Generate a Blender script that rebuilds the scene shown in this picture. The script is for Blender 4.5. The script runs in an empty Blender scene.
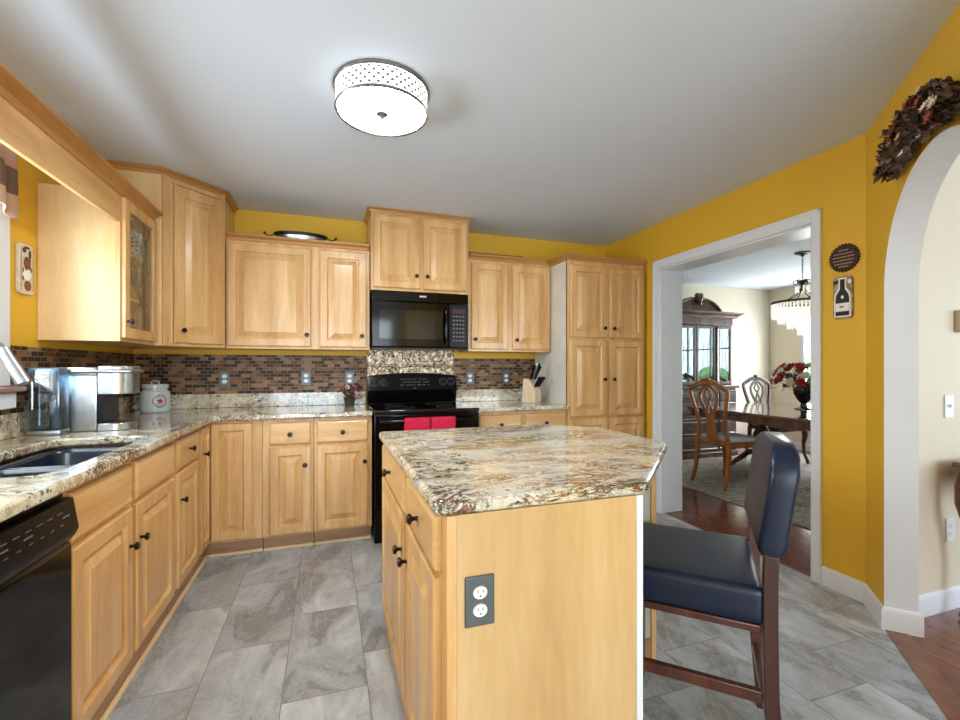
import bpy, bmesh, math, random
from mathutils import Vector, Matrix
PI = math.pi
R = math.radians
random.seed(7)
scn = bpy.context.scene
col = scn.collection

# ------------------------------------------------------------ camera, world, lights, exposure
cam_d = bpy.data.cameras.new('camera')
cam_d.sensor_width = 36.0
cam_d.lens = 446.5 / 960 * 36
cam_d.shift_y = 7.1 / 960
cam_d.clip_start = 0.02
cam = bpy.data.objects.new('camera', cam_d)
col.objects.link(cam)
cam.location = (0, 0, 1.221)
cam.rotation_euler = (R(90), 0, R(-18.83))
scn.camera = cam

world = bpy.data.worlds.new('world')
scn.world = world
world.use_nodes = True
bgn = world.node_tree.nodes['Background']
bgn.inputs[0].default_value = (0.78, 0.90, 1.0, 1)
bgn.inputs[1].default_value = 2.2

def area(name, loc, rot, sx, sy, power, color=(1, 1, 1)):
    d = bpy.data.lights.new(name, 'AREA')
    d.shape = 'RECTANGLE'
    d.size, d.size_y = sx, sy
    d.energy = power
    d.color = color
    o = bpy.data.objects.new(name, d)
    o.location = loc
    o.rotation_euler = rot
    col.objects.link(o)
    return o
DAY = (0.80, 0.91, 1.0)
# daylight in the window openings of the rooms
area('daylight_patio_door', (0.1, -2.62, 1.25), (R(90), 0, 0), 2.4, 2.0, 26, DAY)          # faces +Y
area('daylight_sink_window', (-1.46, 1.71, 1.63), (0, R(-90), 0), 0.92, 1.38, 19, (0.92, 0.96, 1.0))       # faces +X
area('daylight_living_window', (3.6, -2.62, 1.45), (R(90), 0, 0), 2.2, 1.5, 24, DAY)
area('daylight_living_east', (6.7, -0.2, 1.3), (0, R(90), 0), 1.4, 1.6, 20, DAY)            # faces -X
area('daylight_dining_window', (6.72, 4.35, 1.35), (0, R(90), 0), 1.3, 0.7, 30, (0.95, 0.97, 1.0))

scn.view_settings.view_transform = 'Standard'
scn.view_settings.look = 'None'
scn.view_settings.gamma = 1
scn.view_settings.exposure = 1.24
scn.view_settings.use_curve_mapping = False
try:
    scn.cycles.use_denoising = True
    scn.cycles.max_bounces = 10
    scn.cycles.diffuse_bounces = 5
    scn.cycles.sample_clamp_indirect = 6
    scn.cycles.caustics_reflective = False
    scn.cycles.caustics_refractive = False
except Exception:
    pass

# ------------------------------------------------------------ materials
def lin(c):
    c = c / 255
    return c / 12.92 if c <= 0.04045 else ((c + 0.055) / 1.055) ** 2.4
def rgb(r, g, b):
    return (lin(r), lin(g), lin(b), 1)

def newmat(name):
    m = bpy.data.materials.new(name)
    m.use_nodes = True
    nt = m.node_tree
    return m, nt, nt.nodes['Principled BSDF']
def N(nt, t, **kw):
    n = nt.nodes.new(t)
    for k, v in kw.items():
        if k.startswith('i_'):
            n.inputs[k[2:].replace('_', ' ')].default_value = v
        else:
            setattr(n, k, v)
    return n
def L(nt, a, b):
    nt.links.new(a, b)
def ramp(nt, fac, stops, interp='LINEAR'):
    r = nt.nodes.new('ShaderNodeValToRGB')
    r.color_ramp.interpolation = interp
    els = r.color_ramp.elements
    while len(els) < len(stops):
        els.new(0.5)
    for e, (p, c) in zip(els, stops):
        e.position = p
        e.color = c
    if fac is not None:
        nt.links.new(fac, r.inputs['Fac'])
    return r
def coords(nt, scale=(1, 1, 1), world_space=False, rot=(0, 0, 0)):
    if world_space:
        g = nt.nodes.new('ShaderNodeNewGeometry').outputs['Position']
    else:
        g = nt.nodes.new('ShaderNodeTexCoord').outputs['Object']
    mp = nt.nodes.new('ShaderNodeMapping')
    mp.inputs['Scale'].default_value = scale
    mp.inputs['Rotation'].default_value = rot
    nt.links.new(g, mp.inputs['Vector'])
    return mp.outputs['Vector']
def noise(nt, vec, scale, detail=4, rough=0.5, dist=0.0):
    n = N(nt, 'ShaderNodeTexNoise')
    n.inputs['Scale'].default_value = scale
    n.inputs['Detail'].default_value = detail
    n.inputs['Roughness'].default_value = rough
    n.inputs['Distortion'].default_value = dist
    nt.links.new(vec, n.inputs['Vector'])
    return n.outputs['Fac']
def mix(nt, fac, a, b, blend='MIX'):
    m = nt.nodes.new('ShaderNodeMix')
    m.data_type = 'RGBA'
    m.blend_type = blend
    for s, v in ((m.inputs[0], fac), (m.inputs[6], a), (m.inputs[7], b)):
        if isinstance(v, bpy.types.NodeSocket):
            nt.links.new(v, s)
        else:
            s.default_value = v
    return m.outputs[2]
def mth(nt, op, a, b=None):
    m = nt.nodes.new('ShaderNodeMath')
    m.operation = op
    for i, v in enumerate((a, b)):
        if v is None:
            continue
        if isinstance(v, bpy.types.NodeSocket):
            nt.links.new(v, m.inputs[i])
        else:
            m.inputs[i].default_value = v
    return m.outputs[0]
def bump(nt, bsdf, h, strength=0.2, dist=0.01):
    b = nt.nodes.new('ShaderNodeBump')
    b.inputs['Strength'].default_value = strength
    b.inputs['Distance'].default_value = dist
    nt.links.new(h, b.inputs['Height'])
    nt.links.new(b.outputs[0], bsdf.inputs['Normal'])

def plain(name, c, rough=0.5, metal=0.0, coat=0.0, var=0.06, vs=6.0, bmp=0.0, bs=200, spec=None):
    m, nt, b = newmat(name)
    v = coords(nt)
    f = noise(nt, v, vs, 3)
    d = tuple(max(0, x * (1 - var)) for x in c[:3]) + (1,)
    l = tuple(min(1, x * (1 + var)) for x in c[:3]) + (1,)
    r = ramp(nt, f, [(0.35, d), (0.65, l)])
    L(nt, r.outputs[0], b.inputs['Base Color'])
    b.inputs['Roughness'].default_value = rough
    b.inputs['Metallic'].default_value = metal
    b.inputs['Coat Weight'].default_value = coat
    b.inputs['Coat Roughness'].default_value = 0.08
    if spec is not None:
        b.inputs['Specular IOR Level'].default_value = spec
    if bmp:
        bump(nt, b, noise(nt, v, bs, 3), bmp, 0.002)
    return m

def wood(name, dark, mid, light, stretch=(7, 7, 0.7), rough=0.32, coat=0.25, streak=1.0):
    m, nt, b = newmat(name)
    info = nt.nodes.new('ShaderNodeObjectInfo')
    tc = nt.nodes.new('ShaderNodeTexCoord')
    ad = nt.nodes.new('ShaderNodeVectorMath'); ad.operation = 'MULTIPLY_ADD'
    cmb = nt.nodes.new('ShaderNodeCombineXYZ')
    L(nt, info.outputs['Random'], cmb.inputs[0]); L(nt, info.outputs['Random'], cmb.inputs[2])
    ad.inputs[1].default_value = (13, 7, 9)
    L(nt, cmb.outputs[0], ad.inputs[0]); L(nt, tc.outputs['Object'], ad.inputs[2])
    mp = nt.nodes.new('ShaderNodeMapping'); mp.inputs['Scale'].default_value = stretch
    L(nt, ad.outputs[0], mp.inputs['Vector'])
    f1 = noise(nt, mp.outputs[0], 1.3, 5, 0.55, 0.5)
    mp2 = nt.nodes.new('ShaderNodeMapping'); mp2.inputs['Scale'].default_value = tuple(s * 9 for s in stretch)
    L(nt, ad.outputs[0], mp2.inputs['Vector'])
    f2 = noise(nt, mp2.outputs[0], 1.6, 2, 0.5)
    s = mth(nt, 'ADD', mth(nt, 'MULTIPLY', f1, 0.8), mth(nt, 'MULTIPLY', f2, 0.2 * streak))
    r = ramp(nt, s, [(0.34, dark), (0.5, mid), (0.66, light)])
    L(nt, r.outputs[0], b.inputs['Base Color'])
    b.inputs['Roughness'].default_value = rough
    b.inputs['Coat Weight'].default_value = coat
    b.inputs['Coat Roughness'].default_value = 0.15
    bump(nt, b, f2, 0.03, 0.001)
    return m

M = {}
M['maple'] = wood('maple_wood', rgb(190, 143, 87), rgb(211, 166, 108), rgb(227, 189, 136))
M['maple_h'] = wood('maple_wood_horizontal', rgb(190, 143, 87), rgb(211, 166, 108), rgb(227, 189, 136), stretch=(0.7, 0.7, 7))
M['maple_side'] = wood('maple_panel', rgb(216, 180, 124), rgb(226, 192, 138), rgb(234, 204, 156), rough=0.38, coat=0.12)
M['crown'] = wood('stained_crown_wood', rgb(164, 112, 56), rgb(184, 130, 70), rgb(200, 150, 92), stretch=(0.7, 0.7, 7))
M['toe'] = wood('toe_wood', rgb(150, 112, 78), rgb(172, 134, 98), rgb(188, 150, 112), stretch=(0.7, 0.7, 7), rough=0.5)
M['toe_trim'] = wood('toe_trim_wood', rgb(214, 184, 140), rgb(226, 198, 156), rgb(234, 208, 170), stretch=(0.7, 0.7, 7), rough=0.5)
M['pantry_side'] = plain('pantry_side', rgb(226, 226, 220), 0.4)
M['knob'] = plain('bronze_knob', rgb(38, 30, 26), 0.32, 0.7, 0.2)
M['yellow'] = plain('yellow_paint', rgb(228, 182, 50), 0.55, var=0.015, vs=1.5, bmp=0.06, bs=350)
M['beige'] = plain('beige_paint', rgb(226, 218, 198), 0.6, var=0.015, vs=1.5, bmp=0.05, bs=350)
M['ceiling'] = plain('ceiling_paint', rgb(214, 223, 236), 0.8, var=0.01, vs=1.5, bmp=0.08, bs=220)
M['white'] = plain('white_trim_paint', rgb(226, 233, 244), 0.35, var=0.01)
M['black'] = plain('black_enamel', rgb(3, 3, 4), 0.10, var=0.02, spec=0.28)
M['black_matte'] = plain('black_plastic', rgb(5, 5, 6), 0.34, spec=0.25)
M['black_glass'] = plain('black_glass', rgb(10, 12, 16), 0.04, coat=1.0, var=0.02)
M['oven_window'] = plain('smoked_window', rgb(10, 14, 20), 0.08, coat=0.1, var=0.1)
M['label_white'] = plain('white_print', rgb(225, 228, 232), 0.5)
M['label_grey'] = plain('grey_print', rgb(98, 102, 110), 0.5)
M['steel'] = plain('brushed_steel', rgb(176, 180, 184), 0.32, 1.0, var=0.05, vs=40)
M['nickel'] = plain('satin_nickel', rgb(150, 148, 144), 0.25, 1.0)
M['plate_grey'] = plain('slate_grey_plate', rgb(94, 102, 106), 0.38, 0.4)
M['recept'] = plain('white_receptacle', rgb(238, 240, 242), 0.35)
M['slot'] = plain('dark_slot', rgb(25, 25, 25), 0.5)
M['sink'] = plain('navy_composite', rgb(26, 38, 58), 0.22, coat=0.3)
M['ceramic'] = plain('white_ceramic', rgb(205, 216, 222), 0.12, coat=0.5, var=0.02)
M['red_print'] = plain('red_print', rgb(170, 44, 40), 0.4)
M['towel'] = plain('crimson_towel', rgb(196, 22, 62), 0.9, var=0.12, vs=60, bmp=0.5, bs=400)
M['leather'] = plain('navy_leather', rgb(7, 24, 50), 0.36, coat=0.05, spec=0.4, var=0.12, vs=10, bmp=0.12, bs=260)
M['stool_wood'] = wood('espresso_wood', rgb(52, 26, 22), rgb(74, 38, 32), rgb(98, 54, 46), rough=0.3)
M['oak'] = wood('honey_oak', rgb(124, 66, 16), rgb(160, 94, 28), rgb(184, 114, 42), stretch=(9, 9, 1.5))
M['cherry'] = wood('cherry_wood', rgb(66, 34, 24), rgb(92, 52, 38), rgb(120, 74, 56), stretch=(6, 6, 1.2), rough=0.22, coat=0.5)
M['table_top'] = wood('polished_cherry', rgb(70, 40, 30), rgb(98, 62, 48), rgb(120, 80, 62), stretch=(6, 0.8, 6), rough=0.08, coat=1.0)
M['cushion'] = plain('pale_cushion', rgb(196, 208, 214), 0.8, var=0.1, vs=30, bmp=0.2, bs=200)
M['iron'] = plain('dark_iron', rgb(52, 50, 48), 0.4, 0.8)
M['knifewood'] = wood('pale_block_wood', rgb(206, 180, 146), rgb(222, 198, 166), rgb(232, 212, 184), rough=0.4)
M['leaf'] = plain('green_leaf', rgb(62, 74, 48), 0.6, var=0.4, vs=30)
M['leaf_dark'] = plain('dried_brown_leaf', rgb(108, 84, 70), 0.7, var=0.5, vs=25)
M['petal_red'] = plain('red_petal', rgb(176, 28, 30), 0.55, var=0.3, vs=30)
M['petal_dark'] = plain('maroon_petal', rgb(96, 24, 34), 0.6, var=0.3, vs=30)
M['petal_white'] = plain('cream_petal', rgb(222, 208, 184), 0.6, var=0.15, vs=30)
M['petal_pink'] = plain('dusty_pink_petal', rgb(190, 130, 126), 0.6, var=0.2, vs=30)
M['vase'] = plain('black_glaze', rgb(24, 18, 28), 0.1, coat=0.7)
M['hedge'] = plain('hedge_leaves', rgb(130, 170, 110), 0.8, var=0.5, vs=12)
M['lawn'] = plain('lawn', rgb(120, 156, 90), 0.9, var=0.3, vs=8)
M['cream_print'] = plain('cream_print', rgb(216, 206, 186), 0.5, var=0.1, vs=60)
M['brown_print'] = plain('brown_print', rgb(132, 72, 46), 0.5, var=0.3, vs=60)
M['dark_print'] = plain('dark_print', rgb(48, 36, 34), 0.45, var=0.3, vs=90)
M['sign_dark'] = plain('dark_maroon_tin', rgb(58, 34, 30), 0.4, 0.3, var=0.3, vs=40)
M['sillwood'] = wood('sill_wood', rgb(120, 80, 62), rgb(146, 102, 80), rgb(160, 118, 96), stretch=(6, 0.7, 6))

def glass(name, tint=(1, 1, 1, 1), rough=0.0, alpha=0.25):
    m, nt, b = newmat(name)
    nt.nodes.remove(b)
    out = [n for n in nt.nodes if n.type == 'OUTPUT_MATERIAL'][0]
    tr = N(nt, 'ShaderNodeBsdfTransparent'); tr.inputs[0].default_value = tint
    gl = N(nt, 'ShaderNodeBsdfGlossy'); gl.inputs['Roughness'].default_value = rough + 0.02
    fr = N(nt, 'ShaderNodeLayerWeight')
    mx = N(nt, 'ShaderNodeMixShader')
    f = mth(nt, 'ADD', mth(nt, 'MULTIPLY', mth(nt, 'POWER', fr.outputs['Facing'], 4.0), 0.7), 0.04 + alpha * 0.2)
    L(nt, f, mx.inputs[0]); L(nt, tr.outputs[0], mx.inputs[1]); L(nt, gl.outputs[0], mx.inputs[2])
    L(nt, mx.outputs[0], out.inputs[0])
    return m
M['glass'] = glass('clear_glass', (0.94, 0.97, 0.97, 1))
M['tank'] = glass('blue_tinted_glass', (0.66, 0.80, 0.90, 1), 0.05, 0.4)
M['hutch_glass'] = glass('cabinet_glass', (0.85, 0.95, 0.93, 1), 0.0, 1.2)
M['mirror'] = plain('mirror', rgb(205, 225, 222), 0.05, 1.0, var=0.02)

# floor tile : 0.305 x 0.61 m planks of slate-look tile, each column shifted by a third
def tile_mat():
    m, nt, b = newmat('slate_floor_tile')
    pos = nt.nodes.new('ShaderNodeNewGeometry').outputs['Position']
    sx = nt.nodes.new('ShaderNodeSeparateXYZ'); L(nt, pos, sx.inputs[0])
    cx = mth(nt, 'DIVIDE', mth(nt, 'ADD', sx.outputs[0], 0.465 + 3.05), 0.305)
    ci = mth(nt, 'FLOOR', cx)
    fy = mth(nt, 'DIVIDE', mth(nt, 'SUBTRACT', mth(nt, 'ADD', sx.outputs[1], 12.2 - 2.17 + 0.2033 * 10), mth(nt, 'MULTIPLY', ci, 0.2033)), 0.61)
    ri = mth(nt, 'FLOOR', fy)
    ux = mth(nt, 'FRACT', cx); uy = mth(nt, 'FRACT', fy)
    def edge(u, size, w):
        d = mth(nt, 'MULTIPLY', mth(nt, 'MINIMUM', u, mth(nt, 'SUBTRACT', 1.0, u)), size)
        return mth(nt, 'LESS_THAN', d, w)
    g = mth(nt, 'MAXIMUM', edge(ux, 0.305, 0.0016), edge(uy, 0.61, 0.0016))
    cmb = nt.nodes.new('ShaderNodeCombineXYZ'); L(nt, ci, cmb.inputs[0]); L(nt, ri, cmb.inputs[1])
    wn = nt.nodes.new('ShaderNodeTexWhiteNoise'); wn.noise_dimensions = '2D'; L(nt, cmb.outputs[0], wn.inputs['Vector'])
    off = nt.nodes.new('ShaderNodeVectorMath'); off.operation = 'MULTIPLY_ADD'
    L(nt, wn.outputs['Color'], off.inputs[0]); off.inputs[1].default_value = (40, 40, 40); L(nt, pos, off.inputs[2])
    st = nt.nodes.new('ShaderNodeMapping'); st.inputs['Scale'].default_value = (1.5, 0.8, 1); st.inputs['Rotation'].default_value = (0, 0, R(-25))
    L(nt, off.outputs[0], st.inputs[0])
    n1 = noise(nt, st.outputs[0], 3.0, 8, 0.62, 1.1)
    n2 = noise(nt, st.outputs[0], 9, 6, 0.65, 1.6)
    n3 = noise(nt, st.outputs[0], 1.6, 2, 0.5, 0.6)
    c1 = ramp(nt, n1, [(0.30, rgb(112, 114, 116)), (0.44, rgb(152, 158, 162)), (0.58, rgb(176, 184, 190)), (0.74, rgb(208, 216, 222))])
    c2 = mix(nt, mth(nt, 'MULTIPLY', ramp(nt, n3, [(0.45, (0, 0, 0, 1)), (0.65, (1, 1, 1, 1))]).outputs[0], 0.42), c1.outputs[0], rgb(142, 132, 120))
    vein = ramp(nt, n2, [(0.46, (0, 0, 0, 1)), (0.5, (1, 1, 1, 1)), (0.54, (0, 0, 0, 1))])
    c3 = mix(nt, mth(nt, 'MULTIPLY', vein.outputs[0], 0.32), c2, rgb(206, 204, 200))
    vein2 = ramp(nt, n1, [(0.40, (0, 0, 0, 1)), (0.43, (1, 1, 1, 1)), (0.46, (0, 0, 0, 1))])
    c3b = mix(nt, mth(nt, 'MULTIPLY', vein2.outputs[0], 0.35), c3, rgb(96, 88, 80))
    hsv = nt.nodes.new('ShaderNodeHueSaturation')
    L(nt, c3b, hsv.inputs['Color'])
    L(nt, mth(nt, 'ADD', mth(nt, 'MULTIPLY', wn.outputs['Value'], 0.30), 0.86), hsv.inputs['Value'])
    c4 = mix(nt, g, hsv.outputs[0], rgb(118, 114, 110))
    L(nt, c4, b.inputs['Base Color'])
    b.inputs['Roughness'].default_value = 0.3
    h = mth(nt, 'SUBTRACT', mth(nt, 'MULTIPLY', n2, 0.4), g)
    bump(nt, b, h, 0.18, 0.003)
    return m
M['tile'] = tile_mat()

def plank_mat():
    m, nt, b = newmat('cherry_plank_floor')
    v = coords(nt, (1, 1, 1), True, (0, 0, R(90)))
    br = nt.nodes.new('ShaderNodeTexBrick')
    br.offset = 0.37
    L(nt, v, br.inputs['Vector'])
    br.inputs['Color1'].default_value = rgb(92, 48, 34)
    br.inputs['Color2'].default_value = rgb(134, 76, 54)
    br.inputs['Mortar'].default_value = rgb(52, 26, 20)
    br.inputs['Scale'].default_value = 1.0
    br.inputs['Mortar Size'].default_value = 0.0014
    br.inputs['Brick Width'].default_value = 0.95
    br.inputs['Row Height'].default_value = 0.082
    v2 = coords(nt, (18, 1.6, 1), True)
    n = noise(nt, v2, 3, 5, 0.6, 0.8)
    c = mix(nt, 0.55, br.outputs['Color'], ramp(nt, n, [(0.3, rgb(70, 34, 26)), (0.7, rgb(150, 90, 66))]).outputs[0])
    L(nt, c, b.inputs['Base Color'])
    b.inputs['Roughness'].default_value = 0.16
    return m
M['planks'] = plank_mat()

def mosaic(name, axis):
    m, nt, b = newmat(name)
    pos = nt.nodes.new('ShaderNodeNewGeometry').outputs['Position']
    sx = nt.nodes.new('ShaderNodeSeparateXYZ'); L(nt, pos, sx.inputs[0])
    A = sx.outputs[axis]
    W, H = 0.050, 0.0255
    rowf = mth(nt, 'DIVIDE', mth(nt, 'ADD', sx.outputs[2], 0.004), H)
    row = mth(nt, 'FLOOR', rowf)
    sh = mth(nt, 'MULTIPLY', mth(nt, 'MODULO', row, 2.0), 0.5)
    cf = mth(nt, 'ADD', mth(nt, 'DIVIDE', mth(nt, 'ADD', A, 10.0), W), sh)
    ci = mth(nt, 'FLOOR', cf)
    ux = mth(nt, 'FRACT', cf); uz = mth(nt, 'FRACT', rowf)
    def edge(u, size, w):
        return mth(nt, 'LESS_THAN', mth(nt, 'MULTIPLY', mth(nt, 'MINIMUM', u, mth(nt, 'SUBTRACT', 1.0, u)), size), w)
    g = mth(nt, 'MAXIMUM', edge(ux, W, 0.0016), edge(uz, H, 0.0016))
    cmb = nt.nodes.new('ShaderNodeCombineXYZ'); L(nt, ci, cmb.inputs[0]); L(nt, row, cmb.inputs[1])
    wn = nt.nodes.new('ShaderNodeTexWhiteNoise'); wn.noise_dimensions = '2D'; L(nt, cmb.outputs[0], wn.inputs['Vector'])
    c = ramp(nt, wn.outputs['Value'], [(0.0, rgb(24, 12, 9)), (0.30, rgb(52, 28, 18)), (0.42, rgb(126, 92, 66)), (0.58, rgb(150, 118, 90)), (0.8, rgb(106, 74, 50))], 'CONSTANT')
    sp = noise(nt, coords(nt, (1, 1, 1), True), 90, 3, 0.6)
    c2 = mix(nt, 0.10, c.outputs[0], ramp(nt, sp, [(0.3, rgb(60, 40, 30)), (0.7, rgb(190, 160, 130))]).outputs[0])
    c3 = mix(nt, g, c2, rgb(150, 128, 104))
    L(nt, c3, b.inputs['Base Color'])
    b.inputs['Roughness'].default_value = 0.4
    b.inputs['Specular IOR Level'].default_value = 0.2
    bump(nt, b, mth(nt, 'SUBTRACT', 1.0, g), 0.4, 0.002)
    return m
M['mosaic_x'] = mosaic('glass_mosaic_back', 0)
M['mosaic_y'] = mosaic('glass_mosaic_left', 1)

def granite(name, seed, vein_amt, warm):
    m, nt, b = newmat(name)
    v = coords(nt, (1, 1, 1), True)
    mp = nt.nodes.new('ShaderNodeMapping'); mp.inputs['Location'].default_value = seed
    L(nt, v, mp.inputs[0]); v = mp.outputs[0]
    n1 = noise(nt, v, 3.2, 6, 0.6, 1.2)
    n2 = noise(nt, v, 22, 6, 0.75, 0.5)
    n3 = noise(nt, v, 150, 2, 0.6)
    st = nt.nodes.new('ShaderNodeMapping'); st.inputs['Scale'].default_value = (1.0, 2.1, 1.6); st.inputs['Rotation'].default_value = (0, 0, R(18)); L(nt, v, st.inputs[0])
    n4 = noise(nt, st.outputs[0], 4.6, 9, 0.74, 2.2)
    n5 = noise(nt, st.outputs[0], 2.3, 3, 0.5, 1.0)
    pk = 0.35 if warm else 0.8
    base = ramp(nt, n1, [(0.36, rgb(206, 212, 214)), (0.46, rgb(224, 219, 200)), (0.62, rgb(226, 214, 184)), (0.80, rgb(208, 184, 142))])
    sp = mix(nt, mth(nt, 'MULTIPLY', ramp(nt, n2, [(0.45, (0, 0, 0, 1)), (0.68, (1, 1, 1, 1))]).outputs[0], pk), base.outputs[0], rgb(150, 128, 94) if warm else rgb(128, 114, 88))
    # rusty / brown veins
    vr = ramp(nt, n4, [(0.455, (0, 0, 0, 1)), (0.48, (1, 1, 1, 1)), (0.51, (1, 1, 1, 1)), (0.54, (0, 0, 0, 1))])
    msk = ramp(nt, n5, [(0.40, (0, 0, 0, 1)), (0.56, (1, 1, 1, 1))])
    vm = mth(nt, 'MULTIPLY', mth(nt, 'MULTIPLY', vr.outputs[0], msk.outputs[0]), vein_amt)
    vc = ramp(nt, n2, [(0.40, rgb(38, 24, 16)), (0.5, rgb(92, 56, 28)), (0.62, rgb(164, 108, 50))])
    c = mix(nt, vm, sp, vc.outputs[0])
    n6 = noise(nt, st.outputs[0], 10.5, 8, 0.7, 1.8)
    v6 = ramp(nt, n6, [(0.47, (0, 0, 0, 1)), (0.49, (1, 1, 1, 1)), (0.505, (0, 0, 0, 1))])
    c = mix(nt, mth(nt, 'MULTIPLY', mth(nt, 'MULTIPLY', v6.outputs[0], ramp(nt, n5, [(0.36, (0, 0, 0, 1)), (0.5, (1, 1, 1, 1))]).outputs[0]), 0.95), c, rgb(62, 40, 24))
    # dark mineral specks
    vo = nt.nodes.new('ShaderNodeTexVoronoi'); vo.inputs['Scale'].default_value = 60; L(nt, v, vo.inputs['Vector'])
    sp_sz = mth(nt, 'MULTIPLY', ramp(nt, noise(nt, v, 9, 3), [(0.45, (0, 0, 0, 1)), (0.7, (1, 1, 1, 1))]).outputs[0], 0.42 if warm else 0.62)
    dk = mth(nt, 'LESS_THAN', vo.outputs['Distance'], sp_sz)
    c = mix(nt, mth(nt, 'MULTIPLY', dk, 0.8), c, rgb(58, 50, 44))
    c = mix(nt, mth(nt, 'MULTIPLY', ramp(nt, n3, [(0.58, (0, 0, 0, 1)), (0.66, (1, 1, 1, 1))]).outputs[0], 0.4), c, rgb(110, 100, 88))
    L(nt, c, b.inputs['Base Color'])
    b.inputs['Roughness'].default_value = 0.08
    b.inputs['Coat Weight'].default_value = 0.3
    return m
M['granite'] = granite('granite_island', (3.1, 7.7, 0.3), 1.0, 1)
M['granite2'] = granite('granite_perimeter', (11.4, 2.2, 5.3), 1.0, 0)

def tin_mat():
    m, nt, b = newmat('embossed_tin')
    v = coords(nt)
    w = nt.nodes.new('ShaderNodeTexVoronoi'); w.inputs['Scale'].default_value = 30; L(nt, v, w.inputs['Vector'])
    n = noise(nt, v, 22, 4, 0.65, 2.5)
    r = ramp(nt, n, [(0.40, rgb(84, 66, 50)), (0.50, rgb(176, 156, 130)), (0.62, rgb(226, 214, 194))])
    L(nt, r.outputs[0], b.inputs['Base Color'])
    b.inputs['Metallic'].default_value = 0.85
    b.inputs['Roughness'].default_value = 0.28
    bump(nt, b, mth(nt, 'ADD', w.outputs['Distance'], n), 0.7, 0.008)
    return m
M['tin'] = tin_mat()

def rug_mat():
    m, nt, b = newmat('woven_rug')
    v = coords(nt, (1, 2.2, 1))
    n = noise(nt, v, 5, 8, 0.75, 2.5)
    r = ramp(nt, n, [(0.36, rgb(98, 92, 86)), (0.5, rgb(160, 154, 142)), (0.6, rgb(196, 190, 176))])
    L(nt, r.outputs[0], b.inputs['Base Color'])
    b.inputs['Roughness'].default_value = 0.95
    bump(nt, b, noise(nt, v, 220, 2), 0.4, 0.004)
    return m
M['rug'] = rug_mat()

def curtain_mat():
    m, nt, b = newmat('banded_curtain')
    g = nt.nodes.new('ShaderNodeNewGeometry').outputs['Position']
    s = nt.nodes.new('ShaderNodeSeparateXYZ'); L(nt, g, s.inputs[0])
    f = mth(nt, 'DIVIDE', mth(nt, 'SUBTRACT', s.outputs[2], 1.80), 0.5)
    r = ramp(nt, f, [(0, rgb(216, 184, 168)), (0.30, rgb(112, 90, 82)), (0.52, rgb(206, 168, 150)), (0.8, rgb(120, 96, 88))], 'CONSTANT')
    wv = noise(nt, coords(nt, (1, 30, 30)), 20, 2)
    L(nt, mix(nt, 0.15, r.outputs[0], ramp(nt, wv, [(0.3, rgb(90, 70, 64)), (0.7, rgb(230, 210, 200))]).outputs[0]), b.inputs['Base Color'])
    b.inputs['Roughness'].default_value = 0.9
    return m
M['curtain'] = curtain_mat()

def emit_mat(name, color, strength, pattern=False):
    m, nt, b = newmat(name)
    b.inputs['Base Color'].default_value = (0.9, 0.9, 0.9, 1)
    b.inputs['Roughness'].default_value = 0.3
    b.inputs['Emission Color'].default_value = color
    b.inputs['Emission Strength'].default_value = strength
    return m
M['lamp_bottom'] = emit_mat('lit_frosted_diffuser', (1, 0.985, 0.96, 1), 27.0)
M['crystal'] = emit_mat('lit_crystal', (1, 0.93, 0.82, 1), 0.26)

def shade_mat():
    m, nt, b = newmat('lit_lattice_shade')
    uv = nt.nodes.new('ShaderNodeUVMap')
    sp = nt.nodes.new('ShaderNodeSeparateXYZ'); L(nt, uv.outputs[0], sp.inputs[0])
    U = mth(nt, 'MULTIPLY', sp.outputs[0], 34.0); V = mth(nt, 'MULTIPLY', sp.outputs[1], 2.6)
    a = mth(nt, 'FRACT', mth(nt, 'ADD', U, V)); c = mth(nt, 'FRACT', mth(nt, 'SUBTRACT', U, V))
    la = mth(nt, 'MINIMUM', a, mth(nt, 'SUBTRACT', 1.0, a)); lc = mth(nt, 'MINIMUM', c, mth(nt, 'SUBTRACT', 1.0, c))
    line = mth(nt, 'LESS_THAN', mth(nt, 'MINIMUM', la, lc), 0.075)
    dot = mth(nt, 'LESS_THAN', mth(nt, 'MAXIMUM', la, lc), 0.20)
    c1 = mix(nt, line, (1, 0.99, 0.97, 1), (0.30, 0.30, 0.29, 1))
    c2 = mix(nt, dot, c1, (0.05, 0.05, 0.05, 1))
    L(nt, c2, b.inputs['Base Color']); L(nt, c2, b.inputs['Emission Color'])
    b.inputs['Emission Strength'].default_value = 0.55
    b.inputs['Roughness'].default_value = 0.4
    return m
M['shade'] = shade_mat()

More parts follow.
